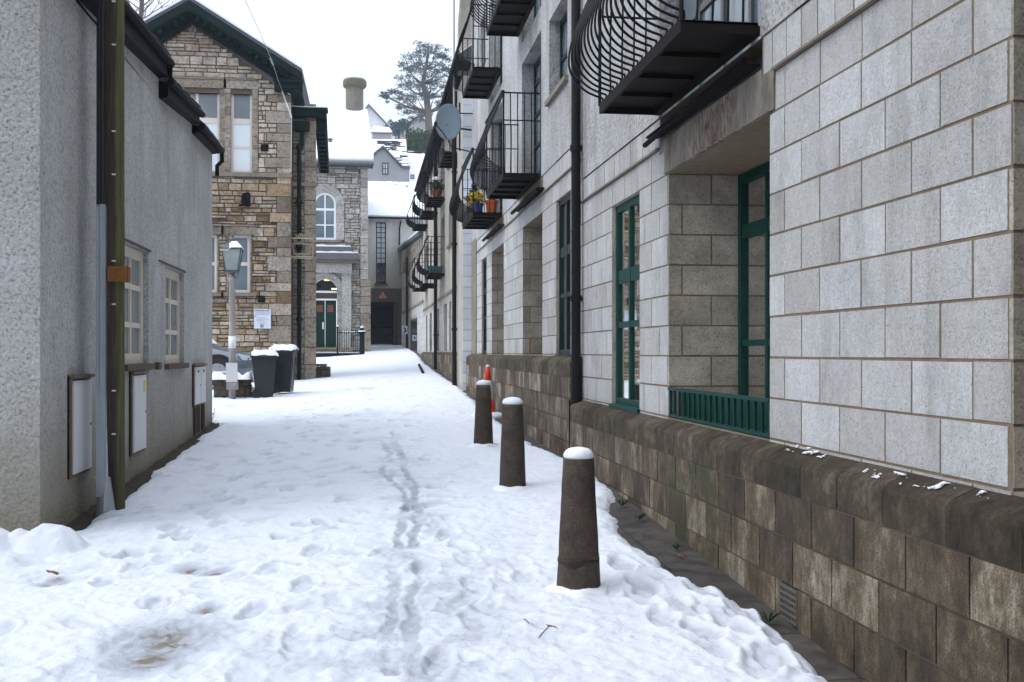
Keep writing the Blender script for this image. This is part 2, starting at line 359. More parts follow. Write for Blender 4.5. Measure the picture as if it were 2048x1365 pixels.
# ------------------------------------------------------------------ wall tools
def wall(mb, Mp, u0, u1, v0, v1, holes=(), m=0, thick=.3, revm=None):
    """front skin cut round its holes (u0,u1,v0,v1,depth), reveals, and the four outer edges"""
    revm = m if revm is None else revm
    us = sorted({u0, u1, *[h[0] for h in holes], *[h[1] for h in holes]}); us = [u for u in us if u0 <= u <= u1]
    vs = sorted({v0, v1, *[h[2] for h in holes], *[h[3] for h in holes]}); vs = [v for v in vs if v0 <= v <= v1]
    for a, b in zip(us, us[1:]):
        for c, d in zip(vs, vs[1:]):
            uc, vc = (a+b)/2, (c+d)/2
            if any(h[0] < uc < h[1] and h[2] < vc < h[3] for h in holes): continue
            mb.quad(Mp(a,0,c), Mp(b,0,c), Mp(b,0,d), Mp(a,0,d), m)
    for h in holes:
        a, b, c, d, e = h[:5]; rv = 0 if (e > .3 and len(h) == 5) else revm; c2, d2 = max(c, v0), min(d, v1); a2, b2 = max(a, u0), min(b, u1)
        if c2 >= d2 or a2 >= b2: continue
        if a >= u0: mb.quad(Mp(a,0,c2), Mp(a,e,c2), Mp(a,e,d2), Mp(a,0,d2), rv)
        if b <= u1: mb.quad(Mp(b,0,c2), Mp(b,e,c2), Mp(b,e,d2), Mp(b,0,d2), rv)
        if c >= v0: mb.quad(Mp(a2,0,c), Mp(b2,0,c), Mp(b2,e,c), Mp(a2,e,c), rv)
        if d <= v1: mb.quad(Mp(a2,0,d), Mp(b2,0,d), Mp(b2,e,d), Mp(a2,e,d), rv)
    mb.quad(Mp(u0,0,v0), Mp(u0,thick,v0), Mp(u0,thick,v1), Mp(u0,0,v1), m)
    mb.quad(Mp(u1,0,v0), Mp(u1,thick,v0), Mp(u1,thick,v1), Mp(u1,0,v1), m)
    mb.quad(Mp(u0,0,v1), Mp(u1,0,v1), Mp(u1,thick,v1), Mp(u0,thick,v1), m)
def blocks(mb, Mp, u0, u1, v0, v1, holes=(), rh=.225, bl=.45, ph=0.0, vph=0.0, j=.013, pr=.0035, m=1, odd=True):
    r0 = math.floor((v0-vph)/rh+1e-6); v = vph+r0*rh; k = r0
    while v < v1-1e-6:
        a, b = max(v, v0), min(v+rh, v1)
        if b-a > .03:
            off = ph+(bl/2 if (k % 2 and odd) else 0)
            u = off+math.floor((u0-off)/bl)*bl
            while u < u1-1e-6:
                segs = [(max(u, u0), min(u+bl, u1))]
                for h in holes:
                    if h[2] < b-.02 and h[3] > a+.02:
                        ns = []
                        for s0, s1 in segs:
                            if h[1] <= s0 or h[0] >= s1: ns.append((s0, s1)); continue
                            if h[0] > s0: ns.append((s0, h[0]))
                            if h[1] < s1: ns.append((h[1], s1))
                        segs = ns
                for s0, s1 in segs:
                    if s1-s0 < .03: continue
                    g = random.uniform(-.0015, .0015); p = pr+random.uniform(-.001, .001)
                    x0 = s0+(j/2 if s0 > u0+1e-5 else 0)+g; x1 = s1-(j/2 if s1 < u1-1e-5 else 0)+g
                    mb.mbox(Mp, x0, x1, -p, .02, a+j/2+g, b-j/2+g, m)
                u += bl
        v += rh; k += 1
def rubble(mb, Mp, u0, u1, v0, v1, holes=(), roof=None, m=1, hmin=.07, hmax=.2, wmin=.14, wmax=.5, depth=.06, j=.016):
    v = v0
    while v < v1:
        h = random.uniform(hmin, hmax); u = u0-random.random()*.2
        for ho in holes:                      # keep courses lining up with the dressed stones
            for lv in (ho[2], ho[3]):
                if v+.03 < lv < v+h: h = lv-v
                elif 0 < lv-(v+h) < .05: h = lv-v
        while u < u1:
            w = random.uniform(wmin, wmax)
            parts = [(v, h)] if (h < .15 or random.random() < .65) else [(v, h*.5), (v+h*.5, h*.5)]
            for vv, hh in parts:
                c, d = vv, min(vv+hh, v1); segs = [(max(u, u0), min(u+w, u1))]
                for ho in holes:
                    if ho[2] < d-.02 and ho[3] > c+.02:
                        ns = []
                        for s0, s1 in segs:
                            if ho[1] <= s0 or ho[0] >= s1: ns.append((s0, s1)); continue
                            if ho[0] > s0: ns.append((s0, ho[0]))
                            if ho[1] < s1: ns.append((ho[1], s1))
                        segs = ns
                for a, b in segs:
                    if roof:
                        while b-a > .05 and roof(b) < d and roof(b) < roof(a): b -= .02
                        while b-a > .05 and roof(a) < d and roof(a) < roof(b): a += .02
                    if b-a < .045 or d-c < .02: continue
                    if roof and min(roof(a), roof(b)) < d-.03: continue
                    p = random.uniform(.25, 1)*depth; q = lambda s=.014: random.uniform(-s, s)
                    g = j/2; e = min(.012, (b-a)*.15)
                    vs = [Mp(a+g+q(.006),.01,c+g+q(.008)), Mp(b-g+q(.006),.01,c+g+q(.008)), Mp(b-g+q(.006),.01,d-g+q(.008)), Mp(a+g+q(.006),.01,d-g+q(.008)),
                          Mp(a+g+e+q(.01),-p,c+g+e+q(.01)), Mp(b-g-e+q(.01),-p*random.uniform(.6,1),c+g+e+q(.01)), Mp(b-g-e+q(.01),-p*random.uniform(.5,1),d-g-e+q(.01)), Mp(a+g+e+q(.01),-p*random.uniform(.5,1),d-g-e+q(.01))]
                    mb.add(vs, [(4,5,6,7),(0,1,5,4),(1,2,6,5),(2,3,7,6),(3,0,4,7)], m)
            u += w
        v += h
def window(parent, Mp, u0, u1, v0, v1, d, cols=(.5,), rows=(.5,), fw=.06, bw=.035, fm=None, pm=None, name='window', thickrows=(), pane_of=None, dt=.05, sill=None):
    f = MB()
    f.mbox(Mp, u0, u0+fw, d, d+dt, v0, v1); f.mbox(Mp, u1-fw, u1, d, d+dt, v0, v1)
    f.mbox(Mp, u0+fw, u1-fw, d+.002, d+dt, v0, v0+fw); f.mbox(Mp, u0+fw, u1-fw, d+.002, d+dt, v1-fw, v1)
    for c in cols:
        x = u0+(u1-u0)*c; f.mbox(Mp, x-bw/2, x+bw/2, d+.004, d+dt-.004, v0+fw, v1-fw)
    for i, r in enumerate(rows):
        z = v0+(v1-v0)*r; w = bw*(2.2 if i in thickrows else 1); f.mbox(Mp, u0+fw, u1-fw, d+.008, d+dt-.008, z-w/2, z+w/2)
    w = f.build(name, fm, parent)
    p = MB()
    if pane_of:
        for (r0, r1, mi) in pane_of: p.mbox(Mp, u0+fw*.5, u1-fw*.5, d+dt*.5, d+dt*.5+.006, v0+(v1-v0)*r0+.002, v0+(v1-v0)*r1-.002, mi)
    else: p.mbox(Mp, u0+fw*.5, u1-fw*.5, d+dt*.5, d+dt*.5+.006, v0+fw*.5, v1-fw*.5)
    p.build('pane', pm, w)
    if sill:
        s = MB(); s.mbox(Mp, u0-sill[1], u1+sill[1], -sill[0], d+.02, v0-sill[2], v0-.003); s.build('sill', sill[3], w)
    return w
# ------------------------------------------------------------------ noise for the snow
_rng = np.random.default_rng(3); _T = _rng.random((256, 256))
def vn(x, y):
    xi = np.floor(x).astype(int); yi = np.floor(y).astype(int); fx = x-xi; fy = y-yi
    fx = fx*fx*(3-2*fx); fy = fy*fy*(3-2*fy); g = lambda a, b: _T[a & 255, b & 255]
    return (g(xi, yi)*(1-fx)+g(xi+1, yi)*fx)*(1-fy)+(g(xi, yi+1)*(1-fx)+g(xi+1, yi+1)*fx)*fy
def fbm(x, y, o=4, g=.5):
    s = 0; a = 1; t = 0
    for k in range(o): s = s+a*vn(x*2**k+17*k, y*2**k+31*k); t += a; a *= g
    return s/t
# ------------------------------------------------------------------ street, pavement, snow
def sheet(name, mat, Xs, Ys, fz, smooth=True):
    XX, YY = np.meshgrid(Xs, Ys); ZZ = fz(XX, YY)
    me = bpy.data.meshes.new(name); ny, nx = XX.shape
    me.vertices.add(nx*ny); me.vertices.foreach_set('co', np.stack([XX, YY, ZZ], -1).reshape(-1).astype(np.float32))
    i = np.arange(ny-1)[:, None]*nx+np.arange(nx-1)[None]; q = np.stack([i, i+1, i+nx+1, i+nx], -1).reshape(-1)
    me.loops.add(len(q)); me.loops.foreach_set('vertex_index', q.astype(np.int32)); n = len(q)//4
    me.polygons.add(n); me.polygons.foreach_set('loop_start', np.arange(n, dtype=np.int32)*4)
    me.polygons.foreach_set('use_smooth', [smooth]*n); me.update(calc_edges=True); me.validate()
    me.materials.append(mat); o = bpy.data.objects.new(name, me); COL.objects.link(o); return o
ys = np.concatenate([np.linspace(-30, 62, 60), np.linspace(64, 200, 40)])
g = sheet('ground', M['soil'], np.array([-150,-80,-40,-20,-8,-4,-2.35,0,2.1,3,8,20,40,90,160.]), np.concatenate([np.linspace(-60,60,61)]), lambda X, Y: gz(X, Y)-.06)
tag(g, 'dark ground under the snow', 'ground', kind='structure')
hillf = lambda X, Y: gz(X, Y)-.05+np.where(Y > 64, 1.2*(fbm(X*.05+9, Y*.05, 3)-.5), 0)-np.clip(np.abs(X)-30, 0, 60)*.02
h = sheet('hill', M['snow'], np.linspace(-160, 160, 65), np.linspace(60.5, 260, 50), hillf); tag(h, 'snowy hillside rising behind the houses', 'hill', kind='structure')
road = sheet('road', M['pave'], np.linspace(-3.2, 2.0, 14), np.linspace(1, 60, 60), lambda X, Y: gz(X, Y)+.0*X-.02)
tag(road, 'wet road surface under the snow', 'road', kind='structure')
pav = sheet('pavement', M['pave'], np.linspace(-.3, 2.25, 12), np.linspace(-3, 57, 120), lambda X, Y: gz(X, Y)+.004)
tag(pav, 'wet dark paving along the foot of the right hand wall', 'pavement', kind='structure')
bpx = [(1700,1420),(1641,1365),(1590,1310),(1540,1270),(1440,1200),(1330,1150),(1262,1090),(1218,1035),(1228,1000),(1180,955),(1140,932),(1085,905),(1040,880),(1003,852),(960,818),(945,803),(905,768),(870,745),(850,730),(836,712)]
B = sorted([hit(*p) for p in bpx], key=lambda p: p[1])
BY = np.array([-3, 2.5]+[p[1] for p in B]+[62]); BX = np.array([1.75, 1.7]+[p[0] for p in B]+[1.9])
def trk(pts):
    return [hit(*p, .05)[:2] for p in pts]
tr1 = trk([(790,1360),(783,1290),(787,1200),(790,1130),(800,1060),(818,1005),(785,968),(765,948),(778,905),(765,880)])
tr2 = trk([(838,1360),(826,1290),(824,1215),(832,1150),(826,1090),(838,1020),(824,968),(806,925),(790,885),(782,850)])
def segd(X, Y, pts):
    d = np.full(X.shape, 9.0)
    for (a, b), (c, e) in zip(pts, pts[1:]):
        t = np.clip(((X-a)*(c-a)+(Y-b)*(e-b))/((c-a)**2+(e-b)**2+1e-9), 0, 1)
        d = np.minimum(d, np.hypot(X-a-t*(c-a), Y-b-t*(e-b)))
    return d
foot = []
R = random.Random(11)
def walk(x0, y0, x1, y1, n, side=.13):
    for i in range(n):
        t = i/(n-1); s = side*(1 if i % 2 else -1)
        foot.append((x0+(x1-x0)*t+s+R.uniform(-.04,.04), y0+(y1-y0)*t+R.uniform(-.1,.1), R.uniform(-.25,.25), R.uniform(.6,1)))
for a, b, c, n in (((470,1000),(640,800),0,16),((330,1130),(500,960),0,9),((640,1050),(720,820),0,12),((880,1140),(800,830),0,12),((560,900),(700,760),0,12),((250,1160),(430,1000),0,8),((1290,1140),(1560,1330),0,9),((1330,1200),(1500,1330),0,6),((600,980),(660,850),0,10),((540,1350),(600,1050),0,8),((920,1330),(880,1110),0,6),((760,800),(790,720),0,10)):
    p, q = hit(*a, .05), hit(*b, .05); walk(p[0], p[1], q[0], q[1], n)
for i in range(300):
    y = 4.8+R.random()**1.3*24; x = R.uniform(-2.1, 1.3); foot.append((x-.35, y, R.uniform(-1.5,1.5), R.uniform(.2,.7)))
dirtp = [(hit(340,1300), .28), (hit(300,1335), .22), (hit(108,1182), .09), (hit(430,1160), .10), (hit(380,1155), .1), (hit(415,1240),.08)]
NY, NX = 1000, 560
Yk = 3.2*(62/3.2)**np.linspace(0, 1, NY)
Xl = -np.clip(.50*Yk+2.1, 3.6, 14.0)
def snowz(X, Y):
    t = .055+.028*(fbm(X*2.2+5, Y*1.6, 4)-.5)+.030*(fbm(X*7+3, Y*6, 4, .6)-.5)+.014*(fbm(X*19+3, Y*17, 3, .7)-.5)
    lump = np.clip(1-(Y-4)/8, 0, 1); t = t+lump*(.050*np.clip(fbm(X*4.2+50, Y*3.6+8, 4, .6)-.45, 0, 1)+.02*fbm(X*16, Y*14, 2))
    sl = np.zeros_like(X)
    for pts, w in ((tr1, .035), (tr2, .042)):
        d = segd(X+.10*(fbm(X*2+3, Y*3.1, 3)-.5), Y, pts)+.075*(fbm(X*9, Y*6+4, 4, .65)-.5)
        k = np.clip(1-(d-w*.7)/(w*.35), 0, 1)*np.clip(3*fbm(X*1.6+2, Y*1.6, 3)-.55, 0, 1)*np.clip((17-Y)/6, 0, 1); t = t-.011*k; sl = np.maximum(sl, k)
    mid = np.clip(1-np.abs(X-np.interp(Y, [p[1] for p in tr1], [p[0] for p in tr1])-.10)/.34, 0, 1)*np.clip(fbm(X*4+40, Y*3.6, 4, .6)*4.5-2.1, 0, 1)*np.clip((16-Y)/5, 0, 1)
    sl = np.maximum(sl, mid*.9); t = t-.012*mid
    for fx, fy, fa, fs in foot:
        m = (np.abs(Y-fy) < .4) & (np.abs(X-fx) < .4)
        if not m.any(): continue
        x, y = X[m]-fx, Y[m]-fy; c, s_ = cos(fa), sin(fa); u, v = (x*c+y*s_)/.062, (-x*s_+y*c)/.15
        r = np.sqrt(u*u+v*v)+.5*(vn(X[m]*14, Y[m]*14)-.5); k = np.clip((1.22-r)*3.2, 0, 1)*fs
        t[m] -= .024*k; t[m] += .010*np.clip(1-np.abs(r-1.45)*3, 0, 1)*fs; sl[m] = np.maximum(sl[m], .55*k)
    patch = np.clip(fbm(X*.9+70, Y*.55+3, 5, .6)*4.2-2.2, 0, 1)*np.clip((34-Y)/10, 0, 1)*np.clip(fbm(X*5, Y*6+9, 4, .65)*3.4-1.2, .15, 1)*np.clip((1.2-X), 0, 1); sl = np.maximum(sl, patch*.9)
    dm = np.zeros_like(X)
    for (p, r) in dirtp:
        d = np.hypot((X-p[0]), (Y-p[1])*.8)/r; k = np.clip(1-d*.65, 0, 1); dm = np.maximum(dm, k); t -= .035*k; sl = np.maximum(sl, np.clip(k*1.4, 0, .9))
    # thin, trodden edge on the right, lapping over the paving
    e = np.interp(Y, BY, BX)+.16*(fbm(X*1.2, Y*2.2+20, 4, .65)-.5)+.07*(fbm(X*9+3, Y*9+1, 3)-.5)-X
    k = np.clip(e/.10, -1, 1); t = np.where(k < 1, t*np.clip(k, 0, 1)**.5-np.where(k < 0, .03, 0)*(-k), t)
    # bare strip at the foot of the left house
    e2 = X-(-2.35+.17+.22*(fbm(X*2+8, Y*1.7+60, 4)-.5)-np.clip(Y-10.2, 0, 2)*.02)
    in_ = np.clip((Y-8.35)/.25, 0, 1)*np.clip((17.3-Y)/.3, 0, 1)
    k2 = np.where(in_ > .5, np.clip(e2/.09, -1, 1), 1); t = np.where(k2 < 1, t*np.clip(k2, 0, 1)**.5-np.where(k2 < 0, .05, 0)*(-k2), t)
    for (cx, cy, r, hh) in ((-2.15,7.75,.26,.17),(-2.62,7.75,.34,.19),(-3.1,7.7,.45,.17),(-3.7,7.6,.5,.2),(-2.4,7.4,.3,.07),(-3.0,7.1,.4,.08)):
        d = np.hypot(X-cx, Y-cy)/r; t += hh*np.clip(1-d*d, 0, 1)*(.75+.5*fbm(X*6, Y*6, 3))
    t += .05*np.clip((np.abs(X+.2)-1.9)*.6, 0, 1)*np.clip((-X), 0, 1)*fbm(X*2, Y*2+7, 3)
    return t, sl, dm
u = np.linspace(0, 1, NX)[None, :]; XX = Xl[:, None]*(1-u)+2.15*u; YY = np.repeat(Yk[:, None], NX, 1)
TT, SL, DM = snowz(XX, YY)
me = bpy.data.meshes.new('snow'); me.vertices.add(NX*NY)
me.vertices.foreach_set('co', np.stack([XX, YY, gz(XX, YY)+TT], -1).reshape(-1).astype(np.float32))
i = np.arange(NY-1)[:, None]*NX+np.arange(NX-1)[None]; q = np.stack([i, i+1, i+NX+1, i+NX], -1).reshape(-1); n = len(q)//4
me.loops.add(len(q)); me.loops.foreach_set('vertex_index', q.astype(np.int32)); me.polygons.add(n); me.polygons.foreach_set('loop_start', np.arange(n, dtype=np.int32)*4)
me.polygons.foreach_set('use_smooth', [True]*n); me.update(calc_edges=True)
for nm, A in (('slush', SL), ('dirt', DM)):
    at = me.attributes.new(nm, 'FLOAT', 'POINT'); at.data.foreach_set('value', A.reshape(-1).astype(np.float32))
me.materials.append(M['gsnow']); snow = bpy.data.objects.new('snow', me); COL.objects.link(snow)
tag(snow, 'trodden white snow covering the lane', 'snow', kind='structure')

# ------------------------------------------------------------------ RIGHT HAND BUILDINGS
XR, XB = 2.226, 2.10
MR = lambda u, d, v: (XR+d, u, v)
MBs = lambda u, d, v: (XB+d, u, v)
def face_reveals(mb, holes, top, base, m=1, vph=-.031):
    """block courses on the far and near cheeks of a recess"""
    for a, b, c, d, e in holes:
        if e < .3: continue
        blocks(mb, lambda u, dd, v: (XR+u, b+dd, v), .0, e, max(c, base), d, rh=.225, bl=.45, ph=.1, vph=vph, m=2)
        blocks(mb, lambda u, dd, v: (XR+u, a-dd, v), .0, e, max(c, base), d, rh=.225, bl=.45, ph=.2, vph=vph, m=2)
def coping(mb, y0, y1, zb, m=0, ln=.45):
    y = y0
    while y < y1-.02:
        e = min(y+ln*random.uniform(.9, 1.1), y1); q = random.uniform(-.002, .002)
        poly = [(XR+.02, zb+q), (XB+.03+q, zb-.047+q), (XB+.008+q, zb-.062+q), (XB-.003+q, zb-.082), (XB-.003+q, zb-.222), (XR+.02, zb-.222)]
        mb.prism(poly, lambda p, yy=y+.003: (p[0], yy, p[1]), lambda p, yy=e-.003: (p[0], yy, p[1])); y = e
def balcony_parts(L, parent, loc, seed=0):
    """projecting steel balcony; origin at wall, near end; x negative is over the street"""
    W = .47
    s = MB(); s.box(-W, -.02, 0, L, .02, .035); 
    for y in (L*.27, L*.52, L*.76): s.box(-W+.02, -.02, y, y+.025, -.012, .02)
    for y in (0, L-.02): s.box(-W+.02, -.02, y, y+.02, -.028, .034)
    s.box(-W-.004, -W+.018, -.002, L+.002, -.030, .045); s.box(-.05, 0, 0.001, L-.001, -.030, .018)
    slab = s.build('balcony', M['soffit'], parent, world=False); slab.location = loc
    prof = [(-W+.02, .045), (-W+.02, .085), (-W-.03, .10), (-W-.11, .135), (-W-.185, .20), (-W-.232, .29), (-W-.24, .38), (-W-.22, .49), (-W-.17, .63), (-W-.11, .78), (-W-.05, .92), (-W-.012, 1.03)]
    sm = []
    for k in range(len(prof)-1):
        p0, p1, p2, p3 = prof[max(k-1, 0)], prof[k], prof[k+1], prof[min(k+2, len(prof)-1)]
        for t in ((0, .34, .67) if k > 1 else (0,)):
            sm.append(tuple(.5*((2*p1[a])+(-p0[a]+p2[a])*t+(2*p0[a]-5*p1[a]+4*p2[a]-p3[a])*t*t+(-p0[a]+3*p1[a]-3*p2[a]+p3[a])*t**3) for a in (0, 1)))
    prof = sm+[prof[-1]]
    n = max(9, int(L/.112)); r = MB()
    for i in range(n+1):
        y = .012+(L-.024)*i/n; r.tube([(x, y, z) for x, z in prof], .0085, 6)
    for ye, k in ((0.0, 1), (L, -1)):
        for j in range(1, 5):
            x = -.02-(W-.02)*j/5; by = -.035*k*(j/5)
            r.tube([(x, ye, .03), (x, ye+by*.6, .12), (x, ye+by*1.6, .35), (x, ye+by, .6), (x, ye, .8), (x, ye, 1.05)], .0075, 6)
        r.box(-W, -.0, ye-.010, ye+.010, .70, .712); r.box(-W-.012, 0, ye-.011, ye+.011, 1.05, 1.065)
        r.tube([(-W, ye, .03), (-W, ye, 1.05)], .013, 6)
    r.box(-W-.026, -W+.012, -.012, L+.012, 1.066, 1.085); r.box(-W-.022, -W+.002, -.010, L+.010, 1.02, 1.035)
    rl = r.build('railing', M['iron'], slab, world=False)
    return slab
def downpipe(parent, x, y, z0, z1, r=.045, brk=()):
    p = MB(); p.tube([(x, y, z0), (x, y, z1)], r, 12)
    for z in (*brk,): p.tube([(x, y, z-.03), (x, y, z+.03)], r*1.28, 12); p.box(x, x+.12, y-.012, y+.012, z-.012, z+.012)
    return p.build('downpipe', M['pipe'], parent, smooth=False)
def french(parent, y0, y1, z0, z1, name='french_door', fm='teal'):
    w = window(parent, MR, y0, y1, z0, z1, .16, cols=(.33,.5,.67), rows=(.14,.36,.6,.84), fw=.06, bw=.045, fm=M[fm], pm=M['bglass'], name=name)
    return w
# --- section 1 : the near building
b1 = empty('block_fronted_flats', (XR+2, 5, -1.5), 'nearest pale block building on the right with green window frames', 'building')
H1lo = [(1.42,3.46,-.60,1.319,.54), (5.72,7.73,-.60,1.319,.54), (8.58,9.57,-.60,1.319,.13)]
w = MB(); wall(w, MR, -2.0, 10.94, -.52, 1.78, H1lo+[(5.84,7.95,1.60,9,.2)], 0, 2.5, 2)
hb = [h for h in H1lo]
blocks(w, MR, -2.0, 10.94, -.52, 1.319, hb, ph=5.28-.225*0, vph=-.031)
blocks(w, MR, -2.0, 10.94, 1.319, 1.539, [(5.64,7.82,1.2,2,0)], bl=.45, ph=5.05, vph=1.319, odd=False)
blocks(w, MR, -2.0, 10.94, 1.556, 1.776, [(5.82,7.96,1.2,2,0)], bl=.20, ph=5.08, vph=1.556, odd=False)
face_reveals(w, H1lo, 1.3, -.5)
w.build('wall', [M['mortar'], M['block'], M['reveal_block']], b1)
u_ = MB(); wall(u_, lambda u, d, v: (XR-.012+d, u, v), -2.0, 10.94, 1.78, 8.2, [(5.84,7.95,1.5,3.9,.2)], 0, 2.5)
u_.build('upper_wall', M['rcR'], b1)
s_ = MB(); s_.box(XR-.028, XR+.02, -2.0, 5.64, 1.541, 1.554); s_.box(XR-.028, XR+.02, 7.98, 10.94, 1.541, 1.554); s_.build('string_course', M['stonesill'], b1)
s_ = MB()
s_.box(XR-.008, XR+.04, 5.64, 7.96, 1.50, 1.555); s_.box(XR-.006, XR+.04, 5.84, 7.95, 1.555, 1.598)
y = 5.64
while y < 7.8: e = min(y+.44, 7.82); s_.box(XR-.012, XR+.05, y+.003, e-.003, 1.330, 1.498); y = e
s_.box(XR-.030, XR+.56, 5.69, 7.77, 1.322, 1.329)
s_.build('lintel', M['lintel'], b1)
for a, b in ((1.42,3.46),(5.72,7.73)): s_ = MB(); s_.box(XR-.0, XR+.54, a+.002, b-.002, -.515, -.485); s_.build('recess_sill', M['stonesill'], b1)
s_ = MB(); s_.tube([(XR-.08, 5.9, 1.665), (XR-.08, 8.12, 1.60)], .020, 8); s_.box(XR-.10, XR+.01, 5.9, 8.02, 1.632, 1.645); s_.build('door_drip_tray', M['fascia'], b1)
pl = MB(); wall(pl, MBs, -2.0, 10.94, -2.2, -.70, [(5.02,5.24,-1.365,-1.165,.05)], 0, .2)
blocks(pl, MBs, -2.0, 10.94, -2.2, -.712, [(5.02,5.24,-1.365,-1.165,.05)], ph=.13, vph=-.712, pr=.008, j=.012)
pl.build('plinth', [M['joint'], M['base']], b1)
c_ = MB(); coping(c_, -2.0, 10.94, -.489); cp_ = c_.build('coping', M['coping'], b1)
q = MB()
for (ya_, yb_, ta_, tb_, th_) in ((4.88,5.42,.0,.55,.60),(3.98,4.50,.35,1.0,.60),(3.74,4.02,.25,.9,.55),(3.48,3.62,.3,.6,.56)):
    for i_ in range(int((yb_-ya_)/.007)):
        for j_ in range(18):
            y_ = ya_+.007*i_; t_ = ta_+(tb_-ta_)*j_/18; dt_ = (tb_-ta_)/18
            v_ = float(fbm(np.array(y_*19.0), np.array(t_*3.4+ya_*9), 4, .55))*(1-abs(2*(y_-ya_)/(yb_-ya_)-1)**3*.25)
            if v_ > th_+.01:
                X_ = lambda tt: XR-.004-.10*tt; Z_2 = lambda tt: -.489-.046*tt+min(.004, .06*(v_-th_-.01))+.0025
                q.quad((X_(t_), y_, Z_2(t_)), (X_(t_+dt_), y_, Z_2(t_+dt_)), (X_(t_+dt_), y_+.007, Z_2(t_+dt_)), (X_(t_), y_+.007, Z_2(t_)))
q.build('snow_scrap', M['snow'], cp_, True)['kind'] = 'stuff'
g_ = MB(); g_.box(XB+.004, XB+.03, 5.025, 5.235, -1.36, -1.17)
for i in range(5):
    for j in range(7): pass
gm = MB()
for i in range(6):
    z = -1.355+.19*(i+.5)/6; gm.box(XB-.012, XB+.004, 5.03, 5.23, z-.006, z+.006)
for j in range(8):
    yy = 5.03+.20*j/7; gm.box(XB-.010, XB+.003, yy-.006, yy+.006, -1.35, -1.17)
vg = gm.build('vent_grille', M['beam'], b1); g_.build('backing', M['dark'], vg)
roofs = MB(); roofs.prism([(XR-.35,8.05),(XR+3,10.2),(XR+3.0,10.35),(XR-.35,8.2)], lambda p: (p[0],-2.2,p[1]), lambda p: (p[0],10.94,p[1])); roofs.build('roof', M['slate'], b1)
w1 = window(b1, MR, 8.585, 9.565, -.475, 1.315, .03, cols=(.5,), rows=(.40,.64), fw=.062, bw=.055, fm=M['green'], pm=M['glass'], thickrows=(1,))
def curtain(y0, y1, z0, z1, X, par, nm='curtain', mat=None):
    c = MB(); n = int((y1-y0)/.02); rows = []
    for z in (z0, z1): rows.append([(X+.02*sin(k*1.1)+.01*sin(k*.37), y0+(y1-y0)*k/n, z) for k in range(n+1)])
    c.grid(rows); return c.build(nm, mat or M['curtain'], par, smooth=True)
curtain(8.6, 9.55, -.45, 1.3, XR+.30, w1, 'blind')
s_ = MB(); s_.box(XR-.03, XR+.09, 8.56, 9.59, -.505, -.47); s_.build('sill', M['green'], w1)
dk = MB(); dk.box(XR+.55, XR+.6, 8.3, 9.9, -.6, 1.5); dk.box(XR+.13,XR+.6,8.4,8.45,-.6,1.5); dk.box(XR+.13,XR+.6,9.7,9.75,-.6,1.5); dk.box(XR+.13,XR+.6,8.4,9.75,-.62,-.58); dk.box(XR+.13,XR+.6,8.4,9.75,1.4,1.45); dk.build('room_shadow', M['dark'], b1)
for a, b in ((5.72, 7.73), (1.42, 3.46)):
    wr = window(b1, MR, a+.002, b-.002, -.47, 1.315, .53, cols=(.36,.72), rows=(.30,.76), fw=.065, bw=.045, fm=M['green'], pm=M['glass'], thickrows=(1,), dt=.06)
    curtain(a+.05, b-.05, -.45, 1.3, XR+.72, wr); 
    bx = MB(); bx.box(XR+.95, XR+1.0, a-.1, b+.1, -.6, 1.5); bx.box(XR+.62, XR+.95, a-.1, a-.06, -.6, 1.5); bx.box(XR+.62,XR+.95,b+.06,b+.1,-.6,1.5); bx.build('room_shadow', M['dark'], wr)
    if a < 3: continue
    rl = MB(); rl.box(XR-.012, XR+.022, a+.005, b-.005, -.283, -.262); rl.box(XR-.006, XR+.018, a+.005, b-.005, -.478, -.458)
    n = 17
    for i in range(n+1):
        yy = a+.012+(b-a-.034)*i/n; rl.box(XR-.002, XR+.014, yy-.006, yy+.006, -.46, -.28)
    rl.build('low_railing', M['green'], b1)
    bp = MB(); bp.box(XR+.10, XR+.12, a+.01, b-.01, -.47, -.285); bp.build('railing_panel', M['green'], b1)
d1 = window(b1, MR, 5.86, 7.93, 1.66, 3.88, .12, cols=(.25,.5,.75), rows=(.09,.35,.6,.84), fw=.07, bw=.05, fm=M['lead'], pm=M['bglass'], name='french_door')
bal = balcony_parts(2.12, b1, Vector((XR, 5.85, 1.83))-b1.location)
dp = downpipe(b1, XR-.075, 10.90, -.50, 8.1, .05, (.55, 2.1, 3.9, 5.8)); 
jn = MB(); jn.tube([(XB-.012, 10.93, -2.0), (XB-.012, 10.93, -.5)], .008, 6); jn.build('conduit', M['pipe'], b1)
# --- section 2 : one step further up the street
Z2 = .45
b2 = empty('stepped_flats', (XR+2, 16.5, -1.2), 'middle pale block building beyond the tall black downpipe with dark window frames', 'building')
H2lo = [(11.56,12.46,-.10,1.319+Z2,.13), (13.46,15.17,-.10,1.319+Z2,.54), (17.30,18.97,-.10,1.319+Z2,.54), (19.8,20.65,-.10,1.319+Z2,.13)]
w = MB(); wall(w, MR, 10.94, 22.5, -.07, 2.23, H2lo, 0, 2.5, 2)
blocks(w, MR, 10.94, 21.55, -.07, 1.319+Z2, H2lo, ph=.2, vph=-.031)
blocks(w, MR, 10.94, 21.55, 1.319+Z2, 1.539+Z2, [], bl=.45, ph=.1, vph=1.319+Z2, odd=False)
blocks(w, MR, 10.94, 21.55, 1.556+Z2, 1.776+Z2, [(13.4,15.2,2,4,0),(17.3,19.0,2,4,0)], bl=.20, ph=.05, vph=1.556+Z2, odd=False)
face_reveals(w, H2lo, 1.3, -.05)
w.build('wall', [M['mortar'], M['block'], M['reveal_block']], b2)
